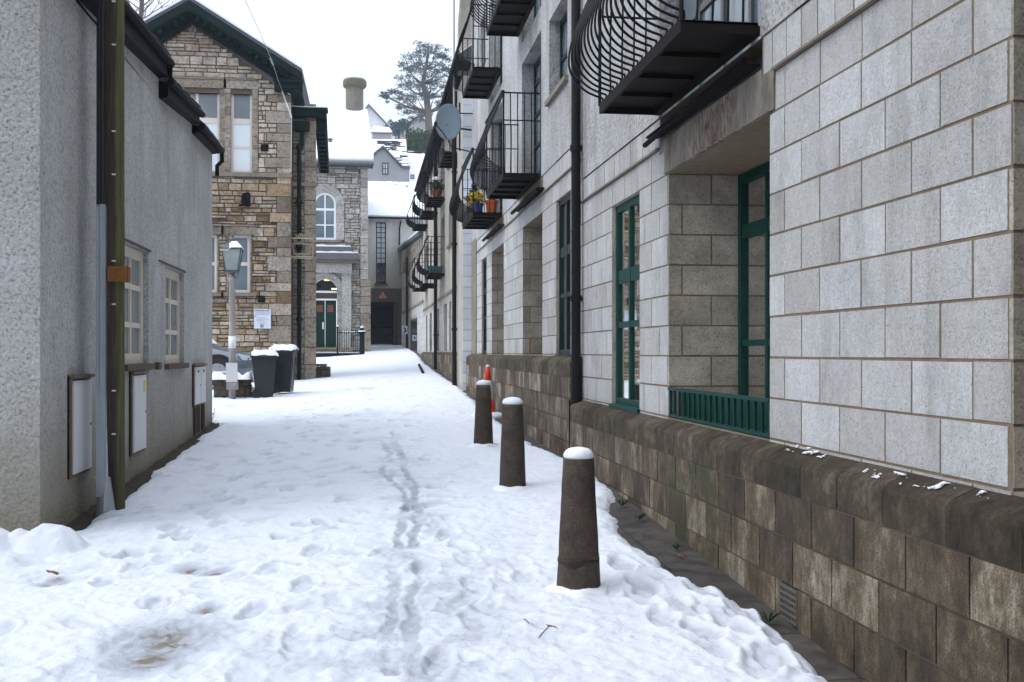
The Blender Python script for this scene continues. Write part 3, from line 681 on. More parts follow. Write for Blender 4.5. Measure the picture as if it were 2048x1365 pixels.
H2up = [(13.5,15.2,2.0,4.1,.2), (17.4,19.1,2.0,4.1,.2), (11.7,12.9,3.05,4.02,.2), (19.9,20.8,3.05,4.02,.2), (13.5,15.2,4.40,6.45,.2), (17.4,19.1,4.4,6.45,.2), (11.7,12.9,5.45,6.4,.2), (19.9,20.8,5.45,6.4,.2)]
u_ = MB(); wall(u_, lambda u, d, v: (XR-.012+d, u, v), 10.94, 22.5, 2.23, 7.9, H2up, 0, 2.5); u_.build('upper_wall', M['rcR'], b2)
s_ = MB(); s_.box(XR-.028, XR+.02, 10.94, 21.55, 1.991, 2.004); s_.build('string_course', M['stonesill'], b2)
s_ = MB(); s_.box(XR-.02, XR+.05, 21.56, 22.49, -.05, 2.3); s_.build('rough_strip', M['rough_brown'], b2)
for a, b in ((13.46,15.17),(17.30,18.97)): s_ = MB(); s_.box(XR, XR+.54, a+.002, b-.002, -.065, -.036); s_.build('recess_sill', M['stonesill'], b2)
pl = MB(); wall(pl, MBs, 10.94, 22.5, -2.0, -.25, [], 0, .2); blocks(pl, MBs, 10.94, 22.5, -2.0, -.262, [], ph=.0, vph=-.262, pr=.008, j=.012)
pl.build('plinth', [M['joint'], M['base']], b2)
c_ = MB(); coping(c_, 10.94, 22.5, -.04); c_.build('coping', M['coping'], b2)
roofs = MB(); roofs.prism([(XR-.35,7.75),(XR+3,9.9),(XR+3,10.05),(XR-.35,7.9)], lambda p: (p[0],10.94,p[1]), lambda p: (p[0],22.5,p[1])); roofs.build('roof', M['slate'], b2)
for a, b, c, d, e in (H2lo[0], H2lo[3]): window(b2, MR, a+.003, b-.003, c+.065, d-.003, .03, cols=(.5,), rows=(.38,.66), fw=.06, bw=.05, fm=M['teal'], pm=M['dglass'], thickrows=(1,), sill=(.02,.02,.03,M['teal']))
for a, b, c, d, e in (H2lo[1], H2lo[2]): window(b2, MR, a+.003, b-.003, c+.07, d-.003, .52, cols=(.36,.72), rows=(.3,.76), fw=.08, bw=.05, fm=M['teal'], pm=M['dglass'])
for i, (a, b, c, d, e) in enumerate(H2up):
    if c < 2.5 or 4 < c < 5: french(b2, a+.003, b-.003, max(c, 2.235)+.003, d-.003)
    else: window(b2, MR, a+.003, b-.003, c+.003, d-.003, .12, cols=(.5,), rows=(.5,), fw=.06, bw=.05, fm=M['teal'], pm=M['bglass'], sill=(.06,.06,.06,M['stonesill']))
for y0 in (13.6, 17.5):
    L = 1.92
    for z in (2.25, 4.62):
        bb = balcony_parts(L, b2, Vector((XR-.012, y0, z))-b2.location)
        if z > 4: sb = MB(); sb.grid([[(-.44+.4*i/6, L*j/16, .037+.022*random.random()) for j in range(17)] for i in range(7)]); sb.build('snow', M['snow'], bb, True, False)
    t = MB(); t.tube([(XR-.10, y0-.35, 2.03), (XR-.10, y0+2.0, 2.03)], .025, 8); t.box(XR-.09, XR, y0-.3, y0+2.0, 2.05, 2.062); t.build('door_drip_tray', M['fascia'], b2)
# --- pier and section 3
b3 = empty('cream_balcony_terrace', (XR+2, 31, -.8), 'long cream rendered terrace further up the street with dark curved balconies', 'building')
p_ = MB(); p_.box(2.02+.006, XR+.02, 22.507, 23.9, -1.2, 5.8, 0)
blocks(p_, lambda u, d, v: (2.022+u, 22.505+d, v), 0, .20, -1.0, 5.8, [], bl=3, rh=.225, ph=-1, vph=.01, m=1, pr=.006)
q_ = p_.build('corner_pier', [M['rcS3'], M['whitewash']], b3)
HS = []
yy = 24.6
S3g = [(25.3,26.0),(27.7,28.5),(29.2,30.4),(32.4,33.4),(34.2,34.9),(36.0,37.2),(38.6,39.4)]
H3 = [(a, b, .02, 1.33, .25) for a, b in S3g]
S3f = [(24.0,25.6),(30.1,31.6),(33.1,34.7),(38.4,39.9)]
S3w = [(27.6,28.6),(36.2,37.1)]
H3 += [(a, b, 2.16, 3.9, .18) for a, b in S3f]+[(a, b, 4.36, 5.9, .18) for a, b in S3f]+[(a, b, 2.8, 3.8, .18) for a, b in S3w]+[(a, b, 4.9, 5.8, .18) for a, b in S3w]
X3 = 2.20; M3 = lambda u, d, v: (X3+d, u, v)
w = MB(); wall(w, M3, 22.5, 41.2, -1.3, 6.1, H3, 0, 2.5); blocks(w, M3, 23.9, 41.2, .0, 1.35, H3, ph=.1, vph=.0, m=1)
w.build('wall', [M['rcS3'], M['block']], b3)
pl = MB(); wall(pl, lambda u, d, v: (2.10+d, u, v), 23.9, 41.2, -1.3, -.06, [], 0, .15); blocks(pl, lambda u, d, v: (2.10+d, u, v), 23.9, 41.2, -1.3, -.08, [], vph=-.08); pl.build('plinth', [M['joint'], M['base']], b3)
c_ = MB(); c_.prism([(X3+.02,.0),(2.095,-.06),(2.095,-.085),(X3+.02,-.085)], lambda p: (p[0],23.9,p[1]), lambda p: (p[0],41.2,p[1])); c_.build('coping', M['coping'], b3)
s_ = MB(); s_.box(X3-.04, X3+.02, 23.9, 41.2, 1.54, 1.60); s_.build('string_course', M['stonesill'], b3)
s_ = MB(); s_.prism([(1.92,6.16),(1.92,6.24),(5.2,8.6),(5.2,8.45),(2.2,6.1)], lambda p: (p[0],22.52,p[1]), lambda p: (p[0],41.3,p[1])); rf = s_.build('roof', M['slate'], b3)
s_ = MB(); s_.prism([(1.95,6.27),(1.95,6.31),(5.2,8.68),(5.2,8.62)], lambda p: (p[0],22.6,p[1]), lambda p: (p[0],41.25,p[1])); s_.build('roof_snow', M['snow'], rf)
s_ = MB(); s_.tube([(1.90,22.5,6.17),(1.90,41.3,6.17)], .06, 8); s_.box(1.93, 2.2, 22.53, 41.2, 6.04, 6.12); s_.build('gutter', M['fascia'], b3)
s_ = MB(); s_.prism([(1.98,6.0),(1.98,7.1),(2.1,8.6),(2.5,9.0),(2.5,6.0)], lambda p: (p[0],23.0,p[1]), lambda p: (p[0],23.3,p[1])); s_.build('parapet', M['rcS3'], b3)
for a, b in S3g: window(b3, M3, a+.01, b-.01, .03, 1.32, .1, cols=(.5,), rows=(.6,), fw=.07, bw=.05, fm=M['teal'], pm=M['dglass'])
for zz0, zz1 in ((2.17, 3.89), (4.37, 5.89)):
    for a, b in S3f: window(b3, M3, a+.01, b-.01, zz0, zz1, .12, cols=(.5,), rows=(.3,.7), fw=.08, bw=.05, fm=M['teal'], pm=M['dglass'], name='french_door')
for zz0, zz1 in ((2.81, 3.79), (4.91, 5.79)):
    for a, b in S3w: window(b3, M3, a+.01, b-.01, zz0, zz1, .1, fw=.08, bw=.05, fm=M['teal'], pm=M['dglass'], sill=(.07,.06,.07,M['stonesill']))
for (y0, z, L) in ((23.95,4.42,1.75),(30.0,4.28,1.75),(33.0,4.28,1.75),(38.3,4.5,1.7),(30.0,2.16,1.75),(33.2,2.08,1.75),(38.3,2.25,1.7)):
    bb = balcony_parts(L, b3, Vector((X3, y0, z))-b3.location)
    if z > 4: sb = MB(); sb.grid([[(-.44+.4*i/5, L*j/12, .037+.03*random.random()) for j in range(13)] for i in range(6)]); sb.build('snow', M['snow'], bb, True, False)
downpipe(b3, 1.96, 23.9, -.85, 6.1, .05, (.5, 2.4, 4.0)); downpipe(b3, 2.06, 32.0, -.6, 6.1, .05, (.5, 2.4))
# --- section 4 : low building by the passage
A4, B4 = Vector((2.2, 41.2, 0)), Vector((1.85, 56.0, 0)); D4 = (B4-A4).normalized(); N4 = Vector((D4.y, -D4.x, 0)); L4 = (B4-A4).length
M4 = lambda u, d, v: tuple(A4+D4*u+N4*d+Vector((0,0,v)))
b4 = empty('low_side_building', (3.2, 48, -.3), 'low stained cream building with a door beside the dark passage', 'building')
du0, du1 = 3.4, 8.6
w = MB(); n = 24
H4 = [(du0, du1, -.6, 1.45, 1.1, 1), (9.6,10.3,2.3,3.2,.12), (12.2,12.8,2.4,3.2,.12)]
wall(w, M4, 0, L4, -.7, 4.45, H4, 0, 3.5); blocks(w, M4, 0, L4, -.4, 1.9, H4, m=1); w.build('wall', [M['rcS3'], M['block']], b4)
g4 = MB(); g4.prism([(0,4.45),(L4,4.45),(L4,5.2)], lambda p: M4(p[0],0,p[1]), lambda p: M4(p[0],3.5,p[1])); g4.build('raked_wall', M['rcS3'], b4)
g4 = MB(); g4.prism([(0,4.47),(0,4.60),(L4,5.36),(L4,5.23)], lambda p: M4(p[0],-.2,p[1]), lambda p: M4(p[0],3.5,p[1])); rf = g4.build('roof', M['slate'], b4)
g4 = MB(); g4.prism([(0,4.62),(0,4.68),(L4,5.45),(L4,5.38)], lambda p: M4(p[0],-.18,p[1]), lambda p: M4(p[0],3.5,p[1])); g4.build('roof_snow', M['snow'], rf)
g4 = MB(); g4.mbox(M4, 0, L4, -.05, .02, 3.95, 4.02); g4.mbox(M4, 0, L4, -.05, .02, 1.9, 1.98)
for k in range(12): g4.mbox(M4, 1.1*k+.5, 1.1*k+.6, -.04, .02, 4.02, 4.46)
g4.build('timber_band', M['stonesill'], b4)
M4c = lambda u, d, v: tuple(A4+D4*(du1+d)+N4*u+Vector((0,0,v)))
d4 = MB(); d4.mbox(M4c, .06, 1.0, -.04, -.005, -.5, 1.38); d4.mbox(M4c, .12, .5, -.05, -.04, .95, 1.3); d4.build('door', M['beam'], b4)
for a, b, c, d, e in H4[1:]: window(b4, M4, a, b, c, d, .08, fw=.06, bw=.04, fm=M['teal'], pm=M['dglass'])
dpm = MB(); dpm.tube([M4(9.0,-.08,-.4), M4(9.0,-.08,4.4)], .05, 8); dpm.build('downpipe', M['pipe'], b4)
def sign_plate(name, Mp, u0, u1, v0, v1, label, marks, cat='sign', face='sign', d0=-.03):
    b = MB(); b.mbox(Mp, u0, u1, d0, d0+.02, v0, v1); o = b.build(name, M[face]); tag(o, label, cat)
    k = MB()
    for (a, b_, c, d) in marks: k.mbox(Mp, u0+(u1-u0)*a, u0+(u1-u0)*b_, d0-.004, d0-.001, v0+(v1-v0)*c, v0+(v1-v0)*d)
    kk = k.build('lettering', M['black']); kk.parent = o; return o
M4s = lambda u, d, v: tuple(A4+D4*(9.0-.1+d)-N4*.30+N4*u+Vector((0,0,v)))
sign_plate('wall_sign', M4s, .0, .24, .83, 1.20, 'narrow white sign with dark marks on the pipe left of the side door', [(.2,.8,.62,.72),(.2,.5,.75,.85),(.5,.8,.2,.6),(.2,.5,.1,.3),(.3,.7,.4,.5)])
sign_plate('door_notice', M4c, .14, .34, .50, .78, 'small white square notice with a dark spot low on the side door', [(.33,.67,.33,.67)], d0=-.07)
sign_plate('door_nameplate', M4c, .14, .36, .90, 1.02, 'faded grey plate above the white square on the side door', [(.1,.4,.3,.7),(.5,.9,.3,.7)], d0=-.07, face='farwall')
# --- balcony pots and dish
def pot(name, x, y, z, r, h, mat, label, cat='plant pot'):
    e = empty(name, (x, y, z), label, cat)
    p = MB(); p.lathe([(r*.72,0),(r*.92,h*.78),(r*1.03,h*.79),(r*1.06,h),(r*.95,h),(r*.93,h*.9),(0.01,h*.9)], n=20); p.build('pot', M[mat], e, world=False, smooth=False)
    return e
def leaves(mb, c, r, n, size, squash=1.0, rnd=random):
    for _ in range(n):
        v = Vector((rnd.gauss(0,1), rnd.gauss(0,1), rnd.gauss(0,1))).normalized()*r*rnd.random()**.45; v.z *= squash
        p = Vector(c)+v; a = Vector((rnd.gauss(0,1), rnd.gauss(0,1), rnd.gauss(0,1))).normalized()*size*rnd.uniform(.6,1.3); b = a.cross(Vector((rnd.gauss(0,1), rnd.gauss(0,1), rnd.gauss(0,1)))).normalized()*size*rnd.uniform(.3,.7)
        mb.add([p-a, p+b, p+a, p-b], [(0,1,2,3)])
zs = 2.25+.037
po = pot('flower_pot', XR-.16, 17.66, zs, .105, .21, 'terracotta', 'orange terracotta coloured pot nearest the wall on the flowered balcony')
m_ = MB(); leaves(m_, (0,0,.22), .07, 60, .03); m_.build('stubble', M['leafy'], po, world=False)
po = pot('flower_pot', XR-.38, 17.66, zs, .085, .16, 'bluepot', 'blue pot of yellow flowers on the balcony beside the orange pot')
m_ = MB(); leaves(m_, (-.02,0,.24), .12, 150, .025); m_.build('foliage', M['leafy'], po, world=False)
m_ = MB(); leaves(m_, (-.02,-.03,.25), .15, 170, .026, .8); m_.build('flowers', M['yellow'], po, world=False)
po = pot('flower_pot', XR-.40, 18.1, zs, .11, .18, 'redpot', 'dark red pot behind the blue pot with more yellow flowers'); 
m_ = MB(); leaves(m_, (-.05,0,.3), .14, 160, .028); m_.build('foliage', M['leafy'], po, world=False)
m_ = MB(); leaves(m_, (-.05,-.02,.26), .15, 70, .026, .7); m_.build('flowers', M['yellow'], po, world=False)
po = pot('potted_shrub', XR-.36, 18.6, zs, .11, .2, 'redpot', 'dark conical evergreen shrub at the back of the flowered balcony', 'shrub')
m_ = MB()
for k in range(6): leaves(m_, (0,0,.25+.07*k), .13-.016*k, 70, .03)
m_.build('foliage', M['leafy'], po, world=False)
po = pot('potted_shrub', X3-.22, 30.3, 4.32, .15, .22, 'redpot', 'bushy potted shrub capped with snow on an upper far balcony', 'shrub')
m_ = MB(); leaves(m_, (0,0,.36), .24, 260, .05); m_.build('foliage', M['leafy'], po, world=False)
m_ = MB(); m_.lathe([(.16,.5),(.15,.56),(.09,.6),(.01,.615)], n=12, jit=.1); m_.build('snow', M['snow'], po, world=False, smooth=True)
tr = MB(); tr.prism([(-.16,0),(.16,0),(.2,.2),(-.2,.2)], lambda p: (X3-.24+p[0], 30.15, 2.2+p[1]), lambda p: (X3-.24+p[0], 30.9, 2.2+p[1])); tg = tr.build('planter_trough', M['tealpot']); tag(tg, 'teal green trough on a lower balcony of the far terrace', 'planter')
de = empty('satellite_dish', (1.64, 21.9, 4.68), 'grey satellite dish on the end of the far upper balcony', 'satellite dish')
m_ = MB(); R_, n = .355, 28; rows = []
for k in range(9):
    r = R_*k/8 if k else .001
    rows.append([(r*.80*cos(2*pi*j/n), -.10+.10*(r/R_)**2*0+.09*(1-(r/R_)**2), r*1.03*sin(2*pi*j/n)) for j in range(n+1)])
rows += [[(x, y+.012, z) for x, y, z in rows[-1]]]
m_.grid(rows); dd = m_.build('reflector', M['dish'], de, True, False); dd.rotation_euler = (radians(8), 0, radians(18))
m_ = MB(); m_.tube([(0,-.02,-.34),(-.12,-.34,-.26),(-.26,-.52,-.16)], .012, 6); m_.lathe([(.03,-.04),(.035,.03),(.02,.05)], (-.26,-.52,-.16), 10); m_.build('receiver_arm', M['iron'], de, world=False)
m_ = MB(); m_.tube([(0,.0,-.05),(.2,.3,-.05),(.55,.45,-.05)], .02, 6); m_.tube([(.0,.02,-.3),(.12,.28,-.45),(.5,.45,-.5)], .014, 6); m_.tube([(.30,.4,.28),(.62,.4,.28)], .014, 6); m_.tube([(.30,.4,-.5),(.30,.4,.5)], .02, 6); m_.build('bracket', M['iron'], de, world=False)
ma = MB(); ma.tube([(1.93,23.6,5.2),(1.93,23.6,9.0)], .022, 8); ma.tube([(1.93,23.6,5.75),(2.2,23.6,5.75)], .016, 6); ma.tube([(1.80,23.6,6.3),(2.2,23.6,6.3)], .02, 6); mo = ma.build('aerial_mast', M['cable']); tag(mo, 'thin grey mast rising past the roof above the satellite dish', 'mast')
# ------------------------------------------------------------------ LEFT HOUSE
XL = -2.35
ML = lambda u, d, v: (XL-d, u, v)
bl = empty('pebbledashed_house', (-4.5, 12, -1.4), 'grey pebbledashed house on the left with stepped black eaves', 'house')
LY0, LY1 = 8.23, 17.1
HL = [(10.95,12.18,-.135,1.09,.22), (13.19,14.5,-.155,1.03,.22)]
w = MB(); wall(w, ML, LY0, LY1, -1.9, 3.0, HL, 0, 5.5)
for i in (0, 1): pass
mf = lambda u, d, v: (u, LY0-.004+d, v); wall(w, mf, -9.0, XL, -1.9, 7.0, [], 0, .003)
me_ = lambda u, d, v: (u, LY1+.004-d, v); wall(w, me_, -9.0, XL, -1.9, 3.0, [], 0, .003)
w.build('wall', M['rcL'], bl)
XE = -2.245; WS = []
for k, (ya, za, ga, yb, zb, gb) in enumerate(((8.0,2.83,3.08,12.75,3.150,3.32), (12.76,2.925,3.09,15.13,3.122,3.25), (15.14,3.0,3.08,17.18,3.085,3.135))):
    e = MB(); e.hexa([(XL-.02,ya,za-.02),(XE,ya,za),(XE,yb,zb),(XL-.02,yb,zb-.02),(XL-.02,ya,ga+.02),(XE,ya,ga),(XE,yb,gb),(XL-.02,yb,gb+.02)])
    WS.append((ya, za, yb, zb)); ev = e.build('eaves', M['fascia'], bl)
    gt = MB(); gt.tube([(XE+.03, ya-.02, ga-.0), (XE+.03, yb+.06, gb-.0)], .042, 10); gt.build('gutter', M['fascia'], ev)
    rf = MB(); rf.hexa([(XE,ya,ga+.02),(XE,yb+.04,gb+.02),(-6.5,yb+.04,gb+3.0),(-6.5,ya,ga+3.0),(XE,ya,ga+.06),(XE,yb+.04,gb+.06),(-6.5,yb+.04,gb+3.04),(-6.5,ya,ga+3.04)]); r_ = rf.build('roof', M['slate'], bl)
    sn = MB(); rows = []
    for i in range(5):
        t = i/4; rows.append([(XE+.06-4.2*t, ya+(yb+.06-ya)*j/30, ga+(gb-ga)*j/30+(.045 if i == 0 else .11)+2.97*t+.02*random.random()) for j in range(31)])
    sn.grid(rows); sn.build('roof_snow', M['snow'], r_, True)
q = MB()
for (ya, za, yb, zb) in WS:
    q.quad((XL+.001,max(ya,LY0),2.9),(XL+.001,min(yb,LY1),2.9),(XL+.001,min(yb,LY1),zb+.03),(XL+.001,max(ya,LY0),za+.03)); q.quad((XL+.001,min(yb,LY1),2.9),(XL-3,min(yb,LY1),2.9),(XL-3,min(yb,LY1),zb+2.0),(XL+.001,min(yb,LY1),zb+.03))
q.build('wall_head', M['rcL'], bl)
dpn = MB(); dpn.tube([(-2.22,17.22,3.12),(-2.22,17.25,2.98),(-2.29,17.22,2.90),(-2.29,17.2,2.74)], .032, 8); dpn.build('downpipe', M['fascia'], bl)
dpn = MB(); dpn.tube([(-2.22,12.72,3.3),(-2.24,12.8,3.16),(-2.22,12.9,3.10)], .035, 8); dpn.build('downpipe', M['fascia'], bl)
for k, (a, b, c, d, e) in enumerate(HL):
    w_ = window(bl, ML, a+.01, b-.01, c+.01, d-.01, .055, cols=(.5,), rows=(.335,.665), fw=.105, bw=.055, fm=M['cream'], pm=M['gglass'])
    s_ = MB(); s_.box(XL-.14, XL+.055, a-.07, b+.08, c-.055, c+.008); s_.build('sill', M['sillb'], w_)
    s_ = MB(); s_.box(XL-.01, XL+.012, a-(.0 if k == 0 else .42), b+.08, d+.004, d+.028); s_.build('hood', M['sillb'], w_)
def cabinet(y0, y1, z0, z1, label, doors=1, pr=.035):
    o = MB(); o.box(XL-.02, XL+.014, y0-.05, y1+.04, z0-.03, z1+.05); o.box(XL-.01, XL+.05, y0-.05, y1+.045, z1+.02, z1+.045)
    o.box(XL-.01, XL+.03, y0-.05, y0-.015, z0-.03, z1+.03)
    c = o.build('meter_cabinet', M['cabf']); tag(c, label, 'meter cabinet', 'meter cabinets on the left house wall')
    for k in range(doors):
        a = y0+(y1-y0)*k/doors+.006; b = y0+(y1-y0)*(k+1)/doors-.006
        q = MB(); q.box(XL+.015, XL+pr, a, b, z0, z1); q.box(XL+pr, XL+pr+.004, a+.03, b-.03, z0+.03, z1-.03); dd = q.build('door', M['cab'], c); k2 = MB(); k2.tube([(XL+pr+.003, b-.05, (z0+z1)/2), (XL+pr+.009, b-.05, (z0+z1)/2)], .012, 8); k2.build('lock', M['black'], dd)
    return c
cabinet(9.0, 9.58, -.985, -.235, 'white meter cabinet nearest the corner, left of the utility pole')
c2 = cabinet(11.25, 11.88, -1.02, -.245, 'tall white meter cabinet just right of the utility pole below the near window')
q = MB(); q.box(XL+.04, XL+.043, 11.72, 11.80, -.42, -.30); q.build('sticker', M['yellow'], c2)
c3 = cabinet(15.2, 16.2, -.73, -.215, 'small double door meter cabinet below the far window with pipes under it', 2)
q = MB()
for yy in (15.45, 15.95): q.box(XL+.041, XL+.045, yy-.05, yy+.05, -.29, -.255)
q.build('handle', M['black'], c3)
for yy in (15.25, 15.5, 15.95): q = MB(); q.tube([(XL+.03, yy, -1.2), (XL+.03, yy, -.75)], .028, 6); q.build('pipe', M['sillb'], c3)
ob = MB(); ob.box(XL-.01, XL+.05, 12.55, 12.68, -.20, -.12); ob.box(XL-.01, XL+.06, 12.46, 12.56, -.19, -.13); oo = ob.build('wall_bracket', M['sillb']); tag(oo, 'small brown bracket on the left wall between the two window sills', 'bracket')
# --- utility pole
up = empty('utility_pole', (-2.12, 9.42, -1.4), 'tall brown wooden pole with a mossy green side against the left house', 'pole')
q = MB(); prof = [(.112,-.1)]+[(.110-.010*k/8, .9*k) for k in range(1, 9)]
q.lathe([(r, z) for r, z in prof], (0,0,0), 20); q.build('pole', M['pole'], up, True, False)
q = MB(); q.tube([(-.03,-.125,.12),(-.05,-.135,1.2),(-.05,-.135,2.62)], .038, 4); q.box(-.085,-.01,-.165,-.105,.2,2.6); q.lathe([(.085,-.02),(.075,.1),(.045,.32),(.04,.36)], (-.02,-.11,0), 12); q.build('cable_guard', M['galv'], up, world=False)
q = MB(); q.tube([(-.075,-.10,.3),(-.07,-.10,7.0)], .024, 6); q.tube([(-.045,-.118,2.6),(-.045,-.108,7.0)], .016, 6); q.build('cable', M['rubber'], up, world=False)
q = MB(); q.box(.0,.155,-.128,-.098,1.985,2.11); q.box(.145,.155,-.12,.02,1.985,2.11); q.build('rusty_bracket', M['rust'], up, world=False)
q = MB()
for k in range(16): z = .35+.36*k; q.box(-.115+.0*k,-.07,-.112,-.098,z,z+.014) if k % 3 == 0 else q.box(.03,.06,-.118,-.105,z,z+.012)
q.build('staple', M['cab'], up, world=False)
# ------------------------------------------------------------------ STONE GABLE BUILDING
YG = 29.5
MG = lambda u, d, v: (u, YG+d, v)
bg = empty('stone_gabled_building', (-4.6, 30.5, -.9), 'brown rubble stone building with dark green gable eaves behind the bins', 'building')
AX, AZ, SL_ = -4.56, 8.72, .70
top = lambda u: AZ-SL_*abs(u-AX)
HG = [(-5.05,-3.86,4.80,7.03,.16), (-3.57,-3.01,4.80,7.03,.16), (-6.4,-5.6,4.80,7.03,.16), (-3.63,-3.07,1.585,3.13,.14), (-4.75,-3.93,1.585,3.13,.14), (-6.2,-5.6,1.585,3.13,.14)]
w = MB(); wall(w, MG, -7.15, -1.985, -1.4, 6.9, HG, 0, 3.3)
w.prism([(-7.15,6.9),(-1.985,6.9),(AX,top(AX))], lambda p: MG(p[0],0,p[1]), lambda p: MG(p[0],3.3,p[1]))
sur = []
for i, (a, b, c, d, e) in enumerate(HG): g_ = .155 if i < 3 else .05; sur.append((a-g_, b+g_, c-.10, d+.275 if i < 3 else d+.20))
QG = []; v = -1.2; k = 0
while v < 6.9: h = random.uniform(.22,.44); QG.append((-2.36-(.0,.26)[k % 2]*random.uniform(.6,1.2), -1.98, v, min(v+h, 6.9))); v += h; k += 1
sur += QG
rubble(w, MG, -7.12, -1.99, -1.2, 4.68, sur, top, 1); rubble(w, MG, -7.12, -1.99, 4.80, 8.7, sur, top, 2, .09, .24, .2, .6)
for (a, b, c, d) in QG: w.mbox(MG, a+.01, -1.99, -.06, .02, c+.008, d-.008, 3 if random.random() < .6 else (1 if c < 4.7 else 2))
w.mbox(MG, -7.2, -1.96, -.10, .02, 4.68, 4.79, 4)
for i, (a, b, c, d, e) in enumerate(HG):
    dd = .035
    for (x0, x1) in (((a-.15, a), (b, b+.15)) if i < 3 else ((a-.045, a), (b, b+.045))):
        v = c
        while v < d-.05: h = min(random.uniform(.22,.4), d-v); w.mbox(MG, x0, x1, -dd-random.random()*.01, .02, v+.006, v+h-.004, 5); v += h
    w.mbox(MG, a-.18, b+.18, -dd-.02, .02, d+.004, d+.22, 5); w.mbox(MG, a-.18, b+.18, -.09, .02, c-.10, c-.004, 4); w.mbox(MG, a-.12, b+.12, -.08, .02, d+.225, d+.27, 4)
w.build('wall', [M['joint'], M['rubA'], M['rubAt'], M['quoin'], M['stonesill'], M['quoin']], bg)
for i, (a, b, c, d, e) in enumerate(HG):
    if i < 3: window(bg, MG, a, b, c, d, .08, cols=((.5,) if i != 1 else ()), rows=(.62,.31), fw=.07, bw=.07, fm=M['pinkw'], pm=[M['gglass'], M['blind']], pane_of=[(0.02,.62,1),(.62,.98,0)], thickrows=(0,))
    else: window(bg, MG, a, b, c, d, .07, cols=(), rows=(.50,), fw=.075, bw=.09, fm=M['pinkw'], pm=M['bglass'])
rf = MB(); t = .10
EZ = 7.42; EX = 2.90
for sgn in (-1, 1):
    ex = AX+sgn*EX
    rf.prism([(AX,9.18),(ex,EZ-.03),(ex,EZ+.05),(AX,9.26)], lambda p: (p[0],28.92,p[1]), lambda p: (p[0],33,p[1]))
ro = rf.build('roof', M['slate'], bg)
rf = MB()
for sgn in (-1, 1):
    ex = AX+sgn*EX; rf.prism([(AX,9.27),(ex,EZ+.06),(ex,EZ+.12),(AX,9.33)], lambda p: (p[0],28.90,p[1]), lambda p: (p[0],33,p[1]))
rf.build('roof_snow', M['snow'], ro)
bb = MB()
for sgn in (-1, 1):
    ex = AX+sgn*EX
    bb.prism([(AX,9.17),(ex,EZ-.04),(ex,EZ-.24),(AX,8.94)], lambda p: (p[0],28.93,p[1]), lambda p: (p[0],28.99,p[1]))
    bb.prism([(AX,9.0),(ex,EZ-.2),(ex,EZ-.30),(AX,8.9)], lambda p: (p[0],28.99,p[1]), lambda p: (p[0],29.52,p[1]))
    bb.prism([(AX,8.90),(ex-sgn*.1,EZ-.30),(ex-sgn*.1,EZ-.50),(AX,8.68)], lambda p: (p[0],29.32,p[1]), lambda p: (p[0],29.47,p[1]))
    for k in range(1, 15):
        x = AX+sgn*EX*k/15.2; z = 9.0-(9.0-EZ+.2)*k/15.2-.10; bb.box(x-.045, x+.045, 29.03, 29.34, z-.10, z)
    x0, x1 = (ex-.75, ex+.03) if sgn > 0 else (ex-.03, ex+.75)
    bb.box(x0+.02, x1-.02, 28.96, 29.5, EZ-.45, EZ-.28); bb.box(x0, x1-.0, 28.90, 29.0, EZ-.30, EZ-.22)
    bb.box(AX+sgn*EX-(.33 if sgn > 0 else 0), AX+sgn*EX+(0 if sgn > 0 else .33), 29.0, 33, EZ-.56, EZ-.10)
bb.build('bargeboard', M['dgreen'], bg)
wg = MB(); MWg = lambda u, d, v: (u, 30.1+d, v); WX0, WX1 = -1.98, -1.36
wg.prism([(WX0,30.1),(WX1,30.1),(WX1-.16,31.6),(WX0,31.6)], lambda p: (p[0],p[1],-1.3), lambda p: (p[0],p[1],6.55))
rubble(wg, MWg, WX0, WX1-.30, -1.2, 6.4, (), None, 1, .12, .28, .2, .45)
v = -1.2; k = 0
while v < 6.4: h = random.uniform(.3,.5); wg.mbox(MWg, WX1-.30, WX1+.01, -.05, .02, v+.01, v+h-.01, 2); v += h
wg.mbox(MWg, WX0, WX1+.03, -.09, .02, 4.55, 4.66, 3)
wg.build('stair_wing', [M['joint'], M['quoin'], M['quoin'], M['stonesill']], bg)
q = MB(); q.box(-2.02, -1.02, 29.75, 30.14, 6.58, 6.66); q.box(-1.98, -1.06, 29.8, 30.4, 6.44, 6.58)
q.hexa([(-1.38,30.2,6.2),(-1.06,30.2,6.2),(-1.10,33.2,5.45),(-1.40,33.2,5.45),(-1.38,30.2,6.6),(-1.06,30.2,6.6),(-1.10,33.2,5.85),(-1.40,33.2,5.85)])
for k in range(11):
    y = 30.3+k*.27; z = 6.18-.25*(y-30.2); q.box(-1.34, -1.12, y, y+.10, z-.07, z+.02)
q.build('wing_eaves', M['dgreen'], bg)
q = MB(); q.box(-2.0,-1.04,29.78,30.4,6.662,6.69); q.build('roof_snow', M['snow'], bg)
q = MB(); q.box(-1.93,-1.52,29.86,30.08,6.05,6.30); q.build('rainwater_hopper', M['dgreen'], bg)
q = MB(); q.tube([(-1.73,29.99,6.1),(-1.73,29.99,5.7),(-1.80,30.0,5.5),(-1.80,30.0,-.95)], .055, 8)
for z in (5.6,4.1,2.9,.9): q.tube([(-1.80,30.0,z-.05),(-1.80,30.0,z+.05)], .085, 8)
q.build('downpipe', M['dgreen'], bg)
